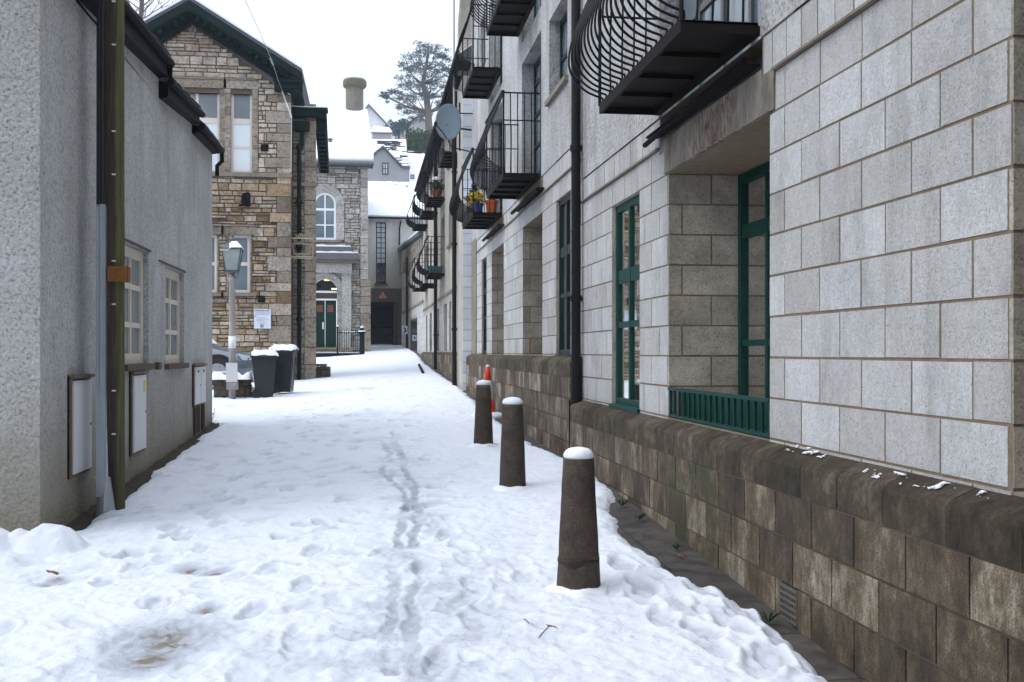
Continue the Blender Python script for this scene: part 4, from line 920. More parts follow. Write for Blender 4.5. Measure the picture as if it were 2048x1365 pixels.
for (nm, x0, x1, z0, z1, m, lb) in (('wall_vent', -2.86, -2.67, 1.32, 1.50, 'dgreen', 'small green square vent above the white notice board'), ('wall_vent', -2.78, -2.58, 5.38, 5.56, 'fascia', 'small dark square vent right of the tall upper window')):
    q = MB(); q.mbox(MG, x0, x1, -.075, -.02, z0, z1); q.mbox(MG, x0+.03, x1-.03, -.085, -.07, z0+.03, z1-.03); tag(q.build(nm, M[m]), lb, 'vent', 'vents on the stone gable')
fl = empty('floodlight', (-3.16, 29.4, 4.03), 'dark floodlight on an arm on the stone gable wall', 'floodlight')
q = MB(); q.hexa([(-.10,-.28,-.16),(.08,-.22,-.20),(.12,-.02,-.14),(-.04,-.02,-.12),(-.06,-.30,.16),(.10,-.24,.20),(.12,-.02,.16),(-.02,-.02,.12)]); q.build('lamp_housing', M['fascia'], fl, world=False)
q = MB(); q.tube([(-.18,-.06,-.14),(0,-.12,-.12),(0,.1,-.12)], .03, 6); q.build('arm', M['fascia'], fl, world=False)
nb = MB(); nb.mbox(MG, -2.95, -2.51, -.12, -.08, .62, 1.14); nbo = nb.build('notice_board', M['sign']); tag(nbo, 'white notice board with small print on the stone gable wall', 'notice board')
q = MB(); MN = lambda u, d, v: (-2.95+.44*u, YG-.125+d, .62+.52*v)
q.mbox(MN, .06,.62,0,.004,.90,.935); q.mbox(MN, .66,.9,0,.004,.90,.935); q.mbox(MN,.06,.14,0,.004,.62,.66)
for v_, L_ in ((.84,.8),(.78,.85),(.72,.8),(.55,.6),(.48,.75),(.41,.5),(.34,.7)): q.mbox(MN, .07 if v_ > .6 else .16, .07+L_, .002, .004, v_, v_+.008)
q.mbox(MN, .32,.68,0,.004,.235,.25); q.build('lettering', M['ink'], nbo)
q = MB(); q.mbox(MN, .38,.56,0,.004,.06,.19); q.mbox(MN,.44,.54,-.002,.0,.10,.15,1); q.build('emblem', [M['bluepot'], M['sign']], nbo)
# ornate wire sign in front of the green downpipe
ws = empty('wrought_wire_sign', (-1.72, 29.6, 2.9), 'ornate pale wrought wire sign in front of the green downpipe', 'sign')
q = MB(); cx, x0, x1 = 0, -.30, .31
def P3(pts, r=.012): q.tube([(x, 0, z) for x, z in pts], r, 5)
P3([(x0,.17),(x1,.17)], .016); P3([(x0,-.33),(x1,-.33)], .016); P3([(x0,.17),(x0,-.33)]); P3([(x1,.17),(x1,-.33)]); P3([(x0-.04,.08),(x0,.12)]); P3([(x0+.02,-.37),(x1-.02,-.37)])
P3([(x0,.02),(x1,.02)], .009); P3([(x0+.05,.0),(x0+.12,-.27)]); P3([(x1-.05,.0),(x1-.11,-.27)])
for (a, b, r) in ((-.02,.24,.055),(.07,.22,.04),(-.11,.21,.035),(-.02,.25,.02)): P3([(a+r*cos(t_*.7), b+r*sin(t_*.7)) for t_ in range(10)], .010)
P3([(.10,.19),(.14,.30),(.20,.33),(.19,.27)], .010)
q.build('frame', M['wire'], ws, world=False)
q = MB()
for k in range(5):
    a = -.16+.075*k; P3([(a+.028*cos(t_*.8), -.265+.03*sin(t_*.8)) for t_ in range(8 if k % 2 else 6)], .009); P3([(a+.03,-.30),(a+.03,-.22 if k % 2 else -.25)], .008)
for k in range(4):
    a = -.20+.07*k; P3([(a,.04),(a+.03,.11),(a+.05,.04)], .008)
q.build('lettering', M['wire'], ws, world=False)
# small low stub wall with shrub at the wing's foot
q = MB(); M_ = lambda u, d, v: (u, 30.3+d, v); q.box(-1.36,-.98,30.32,30.9,-1.0,-.42); rubble(q, M_, -1.36,-.96,-.98,-.40, (), None, 1); q.box(-1.4,-1.08,30.2,30.9,-.40,-.34,1); sw = q.build('stub_wall', [M['joint'], M['rubD']]); tag(sw, 'short mossy stub of stone wall at the foot of the stone building', 'wall')
# ------------------------------------------------------------------ CHURCH LIKE HALL WITH GREEN DOOR
YC = 48.0
MC = lambda u, d, v: (u, YC+d, v)
C_ = lambda x, y, Y=YC: onY(x, y, Y)
bc = empty('stone_hall', (-2.5, 50, -.25), 'grey stone hall with an arched white window above a green double door', 'building')
XRt = C_(735, 600)[0]; ZW = C_(700, 330)[2]
wx0, wx1, wz0, wz1 = C_(628,480)[0]-.35, C_(672,480)[0], C_(650,480)[2], C_(650,386)[2]
wcx = C_(650,400)[0]; wr_ = wx1-wcx; wx0 = wcx-wr_; zs = wz1-wr_
dx1 = C_(674,600)[0]; dx0 = 2*wcx-dx1; dz0, dz1 = C_(650,695)[2], C_(650,601)[2]; fz1 = C_(650,552)[2]; fr_ = dx1-wcx; fzs = C_(650,583)[2]
w = MB(); HC = [(wx0,wx1,wz0,wz1,.3), (dx0,dx1,dz0,fzs+fr_,.29)]
wall(w, MC, -9.5, XRt, -1.2, ZW, HC, 0, 6)
def archwall(mb, cx, r, z0, z1, m):   # nothing: the arched heads are set as their own stones
    pass
sur2 = [(wx0-.37, wx1+.37, wz0-.13, zs), (wx0-.33, wx1+.33, zs, zs+.25), (wx0-.2, wx1+.2, zs+.25, wz1+.2), (-9, C_(703,600)[0], -1, C_(700,515)[2])]
rubble(w, MC, -5.5, XRt-.32, -.6, ZW-.02, sur2, None, 1, .12, .3, .22, .6, .07)
v = -.7; k = 0
while v < ZW-.1: h = random.uniform(.3,.45); a = XRt-.31; w.mbox(MC, a, XRt+.02+(.12 if v < 3 else 0), -.09, .03, v+.01, v+h-.01, 1 if v > 3 else 3); v += h; k += 1
def archring(mb, cx, zc, r0, r1, d0, d1, n=12, m=0, a0=0, a1=pi):
    for i in range(n):
        t0, t1 = a0+(a1-a0)*i/n+.004, a0+(a1-a0)*(i+1)/n-.004
        p = [(cx+r0*cos(t0), zc+r0*sin(t0)), (cx+r1*cos(t0), zc+r1*sin(t0)), (cx+r1*cos(t1), zc+r1*sin(t1)), (cx+r0*cos(t1), zc+r0*sin(t1))]
        mb.prism(p, lambda q: MC(q[0], d0, q[1]), lambda q: MC(q[0], d1, q[1]), m)
archring(w, wcx, zs, wr_, wr_+.36, -.05, .05, 11, 2)
for s in (-1, 1):
    v = wz0
    while v < zs-.05:
        h = min(.38, zs-v); a, b = (wx0-.36, wx0) if s < 0 else (wx1, wx1+.36); w.mbox(MC, a, b, -.05, .05, v+.006, v+h-.006, 2); v += h
w.mbox(MC, wx0-.4, wx1+.25, -.13, .05, wz0-.12, wz0-.01, 4)
w.build('wall', [M['joint'], M['rubC'], M['ash'], M['quoin'], M['stonesill']], bc)
# arched window
f = MB(); archring(f, wcx, zs, wr_-.09, wr_, -.02, .06, 16); fwid = .09
f.mbox(MC, wx0, wx0+fwid, -.02, .06, wz0, zs); f.mbox(MC, wx1-fwid, wx1, -.02, .06, wz0, zs); f.mbox(MC, wx0+fwid, wx1-fwid, -.018, .06, wz0, wz0+.09)
f.mbox(MC, wcx-.03, wcx+.03, -.015, .05, wz0+.09, zs+wr_-.09)
for r, wd in ((.34,.05),(.70,.10)):
    z = wz0+(wz1-wz0)*(r-.0)*.92; f.mbox(MC, wx0+fwid, wx1-fwid, -.012, .045, z-wd/2, z+wd/2)
aw = f.build('arched_window', M['white'], bc)
g_ = MB(); pts = [(wx0+.05,wz0+.05),(wx1-.05,wz0+.05)]+[(wcx+(wr_-.05)*cos(t*pi/16), zs+(wr_-.05)*sin(t*pi/16)) for t in range(17)]
g_.prism(pts, lambda p: MC(p[0], .02, p[1]), lambda p: MC(p[0], .04, p[1])); g_.build('pane', M['bglass'], aw)
# portico
px0 = C_(600,520)[0]-1.2; cxr = C_(717,503)[0]; cz = C_(700,515)[2]
plx0, plx1 = C_(684,600)[0], C_(703,600)[0]; capz = C_(700,548)[2]
p_ = MB(); p_.mbox(MC, px0, plx1+.02, -.35, 0, capz+.02, cz-.30, 0); p_.mbox(MC, px0, cxr-.05, -.55, 0, cz-.28, cz-.14, 1); p_.mbox(MC, px0, cxr, -.72, 0, cz-.15, cz+.12, 2); p_.mbox(MC, px0, C_(702,490)[0], -.45, 0, cz+.12, cz+.42, 2)
ar = MB()
for i in range(3): p_.mbox(MC, plx0-.02-.02*i, plx1+.02+.03*i, -.36-.03*i, 0, capz-.10+.04*i, capz-.062+.04*i, 0)
p_.mbox(MC, plx0, plx1, -.30, 0, dz0-.25, capz-.10, 0); p_.mbox(MC, plx0-.04, plx1+.04, -.36, 0, dz0-.3, dz0-.0, 0)
p_.mbox(MC, 2*wcx-plx1, 2*wcx-plx0, -.30, 0, dz0-.25, capz-.10, 0)
archring(p_, wcx, fzs, fr_+.0, fr_+.14, -.16, .05, 12, 0); archring(p_, wcx, fzs, fr_+.14, fr_+.30, -.22, .05, 12, 0)
for s in (-1, 1):
    xa = wcx+s*fr_; xb = wcx+s*(fr_+.28); p_.mbox(MC, min(xa,xb), max(xa,xb), -.12, .05, dz0-.25, fzs, 0)
# spandrels above the arch
n = 14
for i in range(n):
    t0, t1 = pi*i/n, pi*(i+1)/n; R2 = fr_+.29
    a = (wcx+R2*cos(t0), fzs+R2*sin(t0)); b = (wcx+R2*cos(t1), fzs+R2*sin(t1))
    p_.prism([a, (a[0], capz+.03), (b[0], capz+.03), b], lambda p: MC(p[0], -.10, p[1]), lambda p: MC(p[0], .0, p[1]), 0)
p_.mbox(MC, wcx+fr_+.28, plx0, -.10, 0, dz0-.2, capz+.03, 0)
po_ = p_.build('portico', [M['ash'], M['stonesill'], M['lead']], bc)
q = MB()
for (x1_, d, z) in ((cxr-.02, -.70, cz+.12), (C_(702,490)[0]-.02, -.43, cz+.42)):
    rows = [[MC(px0+(x1_-px0)*j/14, d*(1-i/4), z+(.0 if i in (0,) or j in (0, 14) else .07+.03*random.random())) for j in range(15)] for i in range(5)]
    q.grid(rows); q.mbox(MC, px0, x1_, d, d+.02, z, z+.06)
q.build('snow', M['snow'], po_)
fa = MB(); pts = [(wcx+fr_*cos(t*pi/14), fzs+fr_*sin(t*pi/14)) for t in range(15)]
fa.prism(pts, lambda p: MC(p[0], .10, p[1]), lambda p: MC(p[0], .12, p[1])); fl_ = fa.build('fanlight', M['dglass'], bc)
q = MB(); q.mbox(MC, wcx-fr_, wcx+fr_, -.01, .1, fzs-.07, fzs+.02); q.mbox(MC, wcx-fr_, wcx+fr_, -.01, .1, dz1-.0, dz1+.07); q.build('transom', M['white'], fl_)
q = MB(); q.mbox(MC, wcx-fr_, wcx+fr_, .04, .1, dz1+.07, fzs-.07); q.build('panel', M['sillb'], fl_)
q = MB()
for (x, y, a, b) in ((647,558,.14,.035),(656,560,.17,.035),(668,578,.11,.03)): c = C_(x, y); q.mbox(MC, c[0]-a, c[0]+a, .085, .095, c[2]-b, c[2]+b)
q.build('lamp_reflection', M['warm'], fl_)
dd_ = MB(); dd_.mbox(MC, wcx-fr_+.03, wcx-.008, .08, .13, dz0, dz1-.003); dd_.mbox(MC, wcx+.008, wcx+fr_-.03, .08, .13, dz0, dz1-.003)
for s in (-1, 1):
    for k, (a, b) in enumerate(((.04,.13),(.17,.34),(.38,.50),(.54,.64),(.68,.90))):
        xa, xb = (wcx+.08, wcx+fr_-.14) if s > 0 else (wcx-fr_+.14, wcx-.08)
        if k < 4: dd_.mbox(MC, xa, xb, .062, .08, dz0+(dz1-dz0)*a, dz0+(dz1-dz0)*b)
dr = dd_.build('door', M['doorg'], bc)
for s in (-1, 1):
    q = MB(); xa, xb = (wcx+.10, wcx+fr_-.16) if s > 0 else (wcx-fr_+.16, wcx-.10); q.mbox(MC, xa, xb, .062, .08, dz0+(dz1-dz0)*.75, dz0+(dz1-dz0)*.90); q.build('red_glass_panel', M['redpot'], dr)
q = MB(); c = C_(646,652); q.mbox(MC, c[0]-.035, c[0]+.035, .03, .06, c[2]-.15, c[2]+.16); q.build('handle', M['white'], dr)
st = MB()
for i in range(3): st.box(px0, plx1-.1+.02*i, YC-.5-.34*i, YC+.1, -.9, dz0-.02-.10*i)
st.build('steps', M['quoin'], bc)
# roof and chimney
EZc = C_(700,322,YC-.4)[2]; RY = YC+5.0; RZ = C_(708,222,RY)[2]; rx0 = -9.8; rxe = C_(747,322,YC-.4)[0]; rxr = C_(734,222,RY)[0]
rf = MB(); rf.hexa([(rx0,YC-.40,EZc-.05),(rxe,YC-.40,EZc-.05),(rxr,RY,RZ-.05),(rx0,RY,RZ-.05),(rx0,YC-.40,EZc+.05),(rxe,YC-.40,EZc+.05),(rxr,RY,RZ+.05),(rx0,RY,RZ+.05)])
rf.box(rx0, rxe-.02, YC-.36, YC+.2, EZc-.22, EZc-.06); rf.hexa([(rx0,RY,RZ-.05),(rxr,RY,RZ-.05),(rxr,YC+9.5,EZc),(rx0,YC+9.5,EZc),(rx0,RY,RZ+.05),(rxr,RY,RZ+.05),(rxr,YC+9.5,EZc+.1),(rx0,YC+9.5,EZc+.1)])
rr = rf.build('roof', M['slate'], bc)
rf = MB(); rows = []
for i in range(9):
    t = i/8; xr = rxe+(rxr-rxe)*t; rows.append([(rx0+(xr-rx0)*j/30, YC-.42+(RY-YC+.42)*t, EZc+.06+(RZ-EZc)*t+(.12 if 0 < i < 8 else .05)+.02*random.random()) for j in range(31)])
rf.grid(rows); rf.box(rx0, rxe-.005, YC-.46, YC-.38, EZc-.02, EZc+.13); rf.build('roof_snow', M['snow'], rr, True)
gt = MB(); gt.tube([(rx0,YC-.5,EZc-.12),(rxe+.02,YC-.5,EZc-.12)], .09, 8); gt.build('gutter', M['lead'], rr)
for (x, y) in ((660,282),(711,298)):
    c = C_(x, y, YC+.6); q = MB(); q.tube([(c[0], YC+1.0, c[2]-.5), (c[0], YC+1.0, c[2]+.12)], .06, 8); q.lathe([(.09,0),(.13,.05),(.02,.12)], (c[0], YC+1.0, c[2]+.1), 8); q.build('roof_vent', M['lead'], rr)
cc = C_(709,200,RY); ch = MB(); cb = C_(709,232,RY)[2]; ct = C_(709,178,RY)[2]; rc = (C_(727,200,RY)[0]-C_(692,200,RY)[0])/2
ch.lathe([(rc*1.03,cb-1.0-ct),(rc,-.2),(rc,.1)], (cc[0],RY,ct), 20, jit=.02); co = ch.build('chimney', M['chim'], bc)
q = MB(); q.lathe([(rc*1.0,-.02),(rc*1.22,.06),(rc*1.34,.12),(rc*1.36,.34),(rc*1.28,.42),(rc*.6,.46)], (cc[0],RY,ct), 20, jit=.04); q.build('cap', M['mossst'], co)
q = MB(); q.lathe([(rc*1.22,.40),(rc*1.15,.52),(rc*.6,.58),(.02,.60)], (cc[0],RY,ct), 16, jit=.05); q.build('snow', M['snow'], co, True)
q = MB(); q.lathe([(rc*1.25,-.14),(rc*1.12,.05),(rc*1.04,.3)], (cc[0],RY,cb-.15), 16); q.build('flashing', M['lead'], co)
# green railings
YF = 45.6
fe = empty('iron_railings', (onY(676,715,YF)[0], YF, -.33), 'dark green spiked iron railings with snow in front of the green door', 'railings')
x0, x1 = onY(618,700,YF)[0], onY(720,700,YF)[0]; zt, zb_ = onY(650,664,YF)[2], onY(650,716,YF)[2]; xm = onY(675,700,YF)[0]
q = MB(); q.box(x0, x1, YF-.02, YF+.02, zb_, zb_+.20); q.box(xm, x1, YF-.015, YF+.015, zt-.06, zt-.02); q.box(x0, xm, YF-.015, YF+.015, zb_+.3, zb_+.34); n = 11
for i in range(n):
    x = xm+(x1-xm)*i/(n-1); q.tube([(x, YF, zb_), (x, YF, zt+.05), (x, YF, zt+.16)], [.014,.014,.002], 5)
q.build('bars', M['dgreen'], fe)
q = MB(); q.tube([(xm, YF-.05, zb_-.15), (xm, YF-.05, zt+.18)], .035, 8); q.lathe([(.02,0),(.06,.04),(.02,.1)], (xm, YF-.05, zt+.16), 8); q.build('slim_post', M['dgreen'], fe)
q = MB(); q.box(x0, x1-.1, YF-.05, YF+.03, zb_+.20, zb_+.225); q.lathe([(.06,0),(.05,.04),(.01,.06)], (xm, YF-.05, zt+.22), 8)
for i in range(1, 7): x = xm+(x1-xm)*(i+1.5)/(n-1); q.lathe([(.03,0),(.035,.03),(.01,.05)], (x, YF, zt-.02), 6)
q.build('snow', M['snow'], fe)
pp = onY(724,700,YF); q = MB(); zt2 = onY(724,664,YF)[2]
pg = empty('gate_post', (pp[0], YF-.15, zb_-.3), 'stout bottle green iron gate post capped with snow beside the dark passage', 'post')
q.lathe([(.16,zb_-.25),(.16,zb_+.02),(.115,zb_+.06),(.105,zt2-.08),(.16,zt2-.05),(.16,zt2),(.09,zt2+.03),(.08,zt2+.14),(.04,zt2+.2)], (pp[0],YF-.15,0), 14); q.build('shaft', M['dgreen'], pg)
q = MB(); q.lathe([(.165,zt2+.0),(.15,zt2+.045),(.10,zt2+.05)], (pp[0],YF-.15,0), 14); q.lathe([(.075,zt2+.16),(.06,zt2+.22),(.01,zt2+.25)], (pp[0],YF-.15,0), 10); q.build('snow', M['snow'], pg)
# ------------------------------------------------------------------ PASSAGE BUILDING
YA = 56.0; MA = lambda u, d, v: (u, YA+d, v); A_ = lambda x, y, Y=YA: onY(x, y, Y)
ba = empty('passage_building', (1.5, 58, .3), 'pale rendered building with a tall stair window over a dark passage', 'building')
ax0, ax1 = -.8, 3.6; zt_ = A_(780,438)[2]; tx1 = A_(796,650)[0]; tz1 = A_(735,604)[2]; sx0, sx1, sz0, sz1 = A_(752,1)[0], A_(772,1)[0], A_(760,567)[2], A_(760,445)[2]
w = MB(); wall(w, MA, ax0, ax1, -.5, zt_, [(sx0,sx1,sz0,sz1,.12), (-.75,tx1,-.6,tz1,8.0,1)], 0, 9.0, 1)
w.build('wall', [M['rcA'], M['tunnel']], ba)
q = MB(); q.mbox(MA, -.7, A_(805,590)[0], -.05, .02, tz1+.0, A_(735,577)[2]); q.mbox(MA, tx1+.0, A_(806,590)[0], -.06, .03, -.3, A_(735,577)[2]-.01); q.build('passage_lintel', M['beam'], ba)
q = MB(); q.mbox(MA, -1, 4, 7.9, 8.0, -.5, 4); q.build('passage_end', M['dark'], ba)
q = MB(); q.mbox(MA, tx1-.22, tx1-.004, -.02, 1.2, -.3, tz1-.01); q.build('stone_jamb', M['sillb'], ba)
wn = window(ba, MA, sx0, sx1, sz0, sz1, .06, cols=(.5,), rows=[.33+.67*k/8 for k in range(0, 8)]+[.16], fw=.05, bw=.035, fm=M['fascia'], pm=[M['dglass'], M['lglass']], name='stair_window', pane_of=[(.01,.325,0),(.335,.99,1)])
q = MB(); q.mbox(MA, sx0-.08, sx1+.1, -.08, .05, sz0-.12, sz0-.005); q.build('sill', M['beam'], wn)
rz = A_(780,366,YA+4)[2]
q = MB(); q.hexa([(-.9,YA-.25,zt_-.0),(3.7,YA-.25,zt_),(3.7,YA+4,rz-.1),(-.9,YA+4,rz-.1),(-.9,YA-.25,zt_+.08),(3.7,YA-.25,zt_+.08),(3.7,YA+4,rz-.02),(-.9,YA+4,rz-.02)]); q.hexa([(-.9,YA+4,rz-.1),(3.7,YA+4,rz-.1),(3.7,YA+8.8,zt_),(-.9,YA+8.8,zt_),(-.9,YA+4,rz-.02),(3.7,YA+4,rz-.02),(3.7,YA+8.8,zt_+.08),(-.9,YA+8.8,zt_+.08)])
ra = q.build('roof', M['slate'], ba)
q = MB(); rows = [[(-.9+4.6*j/40, YA-.24+4.2*i/10, zt_+.09+(rz-zt_-.1)*i/10+.05+.03*random.random()) for j in range(41)] for i in range(11)]; q.grid(rows); q.box(-.9,3.7,YA-.27,YA-.22,zt_+.05,zt_+.15); q.build('roof_snow', M['snow'], ra, True)
q = MB(); q.tube([(-.9,YA-.3,zt_-.0),(3.7,YA-.3,zt_-.0)], .05, 6); q.tube([(A_(802,1)[0],YA-.25,zt_-.1),(A_(799,1)[0],YA-.08,zt_-.5),(A_(799,1)[0],YA-.08,A_(1,490)[2])], .04, 6); q.build('gutter', M['fascia'], ba)
# icicles
for k in range(26): q = MB(); x = -.6+3.9*k/26; L_ = random.uniform(.04,.16); q.tube([(x,YA-.3,zt_-.04),(x,YA-.3,zt_-.04-L_)], [.02,.003], 5); q.build('icicle', M['snow'], ba)
q = MB()
for k in range(24):
    t = random.random(); x = random.uniform(A_(800,1)[0], 3.3) if k % 3 else random.uniform(1.6,3.3); z = rz-.15-random.random()*.55; yy = YA+4-(rz-z)/((rz-zt_)/4.2)-.05; q.box(x-.16, x+.16, yy-.03, yy, z+.02, z+.06)
q.build('bare_slates', M['slate'], ra)
tsn = MB(); tr_ = [A_(745.5,0)[0], A_(765.5,0)[0]]; s0 = A_(765,599)[2]; s1 = A_(765,581.5)[2]; cxs = A_(765.5,0)[0]; hw = (A_(776,0)[0]-A_(755,0)[0])/2
tri = lambda k, off: [(cxs-hw*k, s0+off), (cxs+hw*k, s0+off), (cxs, s0+off+(s1-s0)*k)]
tsn.prism(tri(1, 0), lambda p: MA(p[0],-.12,p[1]), lambda p: MA(p[0],-.09,p[1])); to = tsn.build('warning_sign', M['red']); tag(to, 'red bordered triangular warning sign above the dark passage', 'warning sign')
q = MB(); q.prism(tri(.68, .07), lambda p: MA(p[0],-.128,p[1]), lambda p: MA(p[0],-.121,p[1])); q.build('sign_face', M['signy'], to)
q = MB()
for (dx, k) in ((-.045, 1.0), (.055, .8)):
    q.mbox(MA, cxs+dx-.02, cxs+dx+.02, -.134, -.129, s0+.14, s0+.14+.09*k); q.mbox(MA, cxs+dx-.016, cxs+dx+.016, -.134, -.129, s0+.15+.09*k, s0+.18+.09*k)
    q.mbox(MA, cxs+dx-.035, cxs+dx-.015, -.134, -.129, s0+.085, s0+.15); q.mbox(MA, cxs+dx+.012, cxs+dx+.034, -.134, -.129, s0+.085, s0+.15)
q.build('symbol', M['black'], to)
# ------------------------------------------------------------------ STREET OBJECTS
bolg = 'concrete bollards along the right side of the lane'
labs = ['nearest brown concrete bollard, cracked near its foot and capped with snow', 'middle brown concrete bollard, between the cracked one and the one beside the cone', 'farthest brown concrete bollard, the one hiding the orange cone']
def bollard(p, h, rb, rt, label, crack):
    e = empty('bollard', p, label, 'bollard', bolg, rz=random.random()*3)
    q = MB(); prof = [(rb*1.03,-.25),(rb*1.02,0)]+[(rb+(rt-rb)*k/14+random.uniform(-.0012,.0012), h*k/14) for k in range(1, 14)]+[(rt+.001,h-.012),(rt-.012,h)]
    if crack: prof = prof[:4]+[(rb+(rt-rb)*.205, h*.205),(rb+(rt-rb)*.21-.007, h*.21),(rb+(rt-rb)*.215, h*.216)]+prof[5:]
    n = 28; vs = []
    for i, (r, z) in enumerate(prof):
        for k in range(n):
            t = 2*pi*k/n; zz = z+(.018*sin(t*2+1)+.01*sin(t*5) if crack and 4 <= i <= 6 else 0); r2 = r*(1+.006*sin(t*3+i*.4)+.003*sin(t*7+i)); vs.append((r2*cos(t), r2*sin(t), zz))
    fs = [(i*n+k, i*n+(k+1)%n, (i+1)*n+(k+1)%n, (i+1)*n+k) for i in range(len(prof)-1) for k in range(n)]+[tuple((len(prof)-1)*n+k for k in range(n))]
    q.add(vs, fs); q.build('post', M['conc'], e, True, False)
    if crack:
        q = MB(); q.tube([((rb+(rt-rb)*.215+.0005)*cos(t*.2), (rb+(rt-rb)*.215+.0005)*sin(t*.2), h*.212+.016*sin(t*.4+1)+.008*sin(t*1.0)+.004*sin(t*2.7)) for t in range(32)], [.0012+.003*abs(sin(t*1.3)) for t in range(32)], 5); q.build('crack', M['black'], e, world=False)
    s = MB(); sp = [(rt-.006,h-.004),(rt-.001,h+.006),(rt-.002,h+.022),(rt-.012,h+.042),(rt-.030,h+.056),(rt-.055,h+.063),(.01,h+.066)]
    sp = [(a_, b_ if i_ < 2 else h+(b_-h)*.86) for i_, (a_, b_) in enumerate(sp)]
    s.lathe(sp, (0,0,0), 24, jit=.018); s.build('snow_cap', M['snow'], e, True, False)
    s = MB(); rows = [[((rb*.97+.07*i/3)*cos(2*pi*k/24)*(1+.12*sin(k*1.9+i)*(i/3)), (rb*.97+.07*i/3)*sin(2*pi*k/24)*(1+.12*sin(k*1.9+i)*(i/3)), (.022,.018,.008,-.03)[i]+.005*sin(k*1.3+i)) if k < 24 else None for k in range(24)] for i in range(4)]
    rows = [w_+[w_[0]] for w_ in rows]
    s.grid(rows); s.build('snow_collar', M['snow'], e, True, False)
    return e
for (bx, by, tw, bw, ty, i) in ((1166,1190,63,90,930,0),(1029,980,42,55,815,1),(969,893,29,40,775,2)):
    p = hit(bx, by, .065); zc = p[1]*cos(TH)+p[0]*sin(TH); s = zc/F
    bollard((p[0], p[1]+bw*s/2, p[2]), (by-ty)*s+.02, bw*s/2, tw*s/2, labs[i], i == 0)
pc = hit(985, 838); zc = pc[1]*cos(TH)+pc[0]*sin(TH); hC = .74
pc = onY(975.5, 838, pc[1]); ce = empty('traffic_cone', (pc[0], pc[1], float(gz(pc[0], pc[1]))+.03), 'orange traffic cone with a white band behind the farthest bollard', 'traffic cone')
q = MB(); r0, r1 = .125, .03
def cr(t): return r0+(r1-r0)*t
q.lathe([(cr(0),.03),(cr(.32),.03+hC*.32)], n=20); q.lathe([(cr(.72),.03+hC*.72),(cr(1),.03+hC),(.02,.03+hC+.005)], n=20); q.lathe([(cr(.32)-.004,.03+hC*.32),(cr(.72)-.004,.03+hC*.72)], n=20); q.box(-.16,.16,-.16,.16,0,.03); q.build('cone', M['orange'], ce, True, False)
q = MB(); q.lathe([(cr(.32)-.0005,.03+hC*.32),(cr(.72)-.0005,.03+hC*.72)], n=20); q.build('reflective_band', M['coneW'], ce, True, False)
q = MB(); q.lathe([(.035,.03+hC),(.03,.055+hC),(.01,.065+hC)], n=10); q.build('snow_cap', M['snow'], ce, True, False)
q = MB(); q.lathe([(.30,-.03),(.25,.04),(.18,.07),(.12,.075)], n=20, jit=.05); q.build('snow_bank', M['snow'], ce, True, False)
# bins
def bin_(p, rz, label, w_=.50, d_=.60, h_=1.0):
    e = empty('wheelie_bin', p, label, 'wheelie bin', 'charcoal wheelie bins by the low wall', rz)
    q = MB(); a, b = w_*.41, w_*.5; c, d = d_*.38, d_*.5; zt_ = h_*.90
    q.hexa([(-a,-c,.03),(a,-c,.03),(a,c*.9,.03),(-a,c*.9,.03),(-b,-d,zt_),(b,-d,zt_),(b,d,zt_),(-b,d,zt_)])
    q.box(-b-.012, b+.012, -d-.012, d+.012, zt_-.07, zt_-.03); q.box(-b-.02, b+.02, -d-.02, d+.02, zt_-.018, zt_+.012)
    for s in (-1, 1):
        q.hexa([(s*a*.62-.014,-c-.012,.08),(s*a*.62+.014,-c-.012,.08),(s*a*.62+.014,-c+.01,.08),(s*a*.62-.014,-c+.01,.08),(s*b*.68-.014,-d-.010,zt_-.1),(s*b*.68+.014,-d-.010,zt_-.1),(s*b*.68+.014,-d+.01,zt_-.1),(s*b*.68-.014,-d+.01,zt_-.1)])
    body = q.build('body', M['binp'], e, world=False)
    q = MB(); rows = []
    for i in range(7):
        y = -d-.03+(2*d+.07)*i/6; rows.append([((-b-.025)+(2*b+.05)*j/8, y, zt_+.015+.075*(1-abs(j-4)/4*.35)*min(1, .35+i*.16)) for j in range(9)])
    q.grid(rows); q.box(-b-.025, b+.025, -d-.035, d+.035, zt_+.006, zt_+.035); q.tube([(-b*.8,d+.07,zt_-.02),(b*.8,d+.07,zt_-.02)], .02, 6); lid = q.build('lid', M['binp'], e, False, False)
    for s in (-1, 1):
        q = MB(); q.tube([(s*(a+.0),c*.8,.10),(s*(a+.055),c*.8,.10)], .10, 16); q.build('wheel', M['rubber'], e, world=False)
    q = MB(); rows = []
    for i in range(9):
        y = -d-.055+(2*d+.07)*i/8; rows.append([((-b-.045)+(2*b+.09)*j/14, y, zt_+.04+.075*(1-abs(j-7)/7*.35)+(0 if i in (0, 8) or j in (0, 14) else .018+.035*random.random())-(.025+.04*random.random() if j in (0, 14) or i == 0 else 0)) for j in range(15)])
    q.grid(rows); sn = q.build('snow', M['snow'], e, True, False)
    return e
b1p = onY(527, 797, 22.1); bin_((b1p[0], 22.15, float(gz(b1p[0], 22.1))+.02), radians(96), 'nearer charcoal wheelie bin beside the low stone wall with a snowy lid', .50, .46, .92)
b2p = onY(566, 780, 22.9); bin_((b2p[0], 23.0, float(gz(b2p[0], 23.0))+.06), radians(84), 'farther charcoal wheelie bin, tucked behind the first against the stone wing', .50, .46, .96)
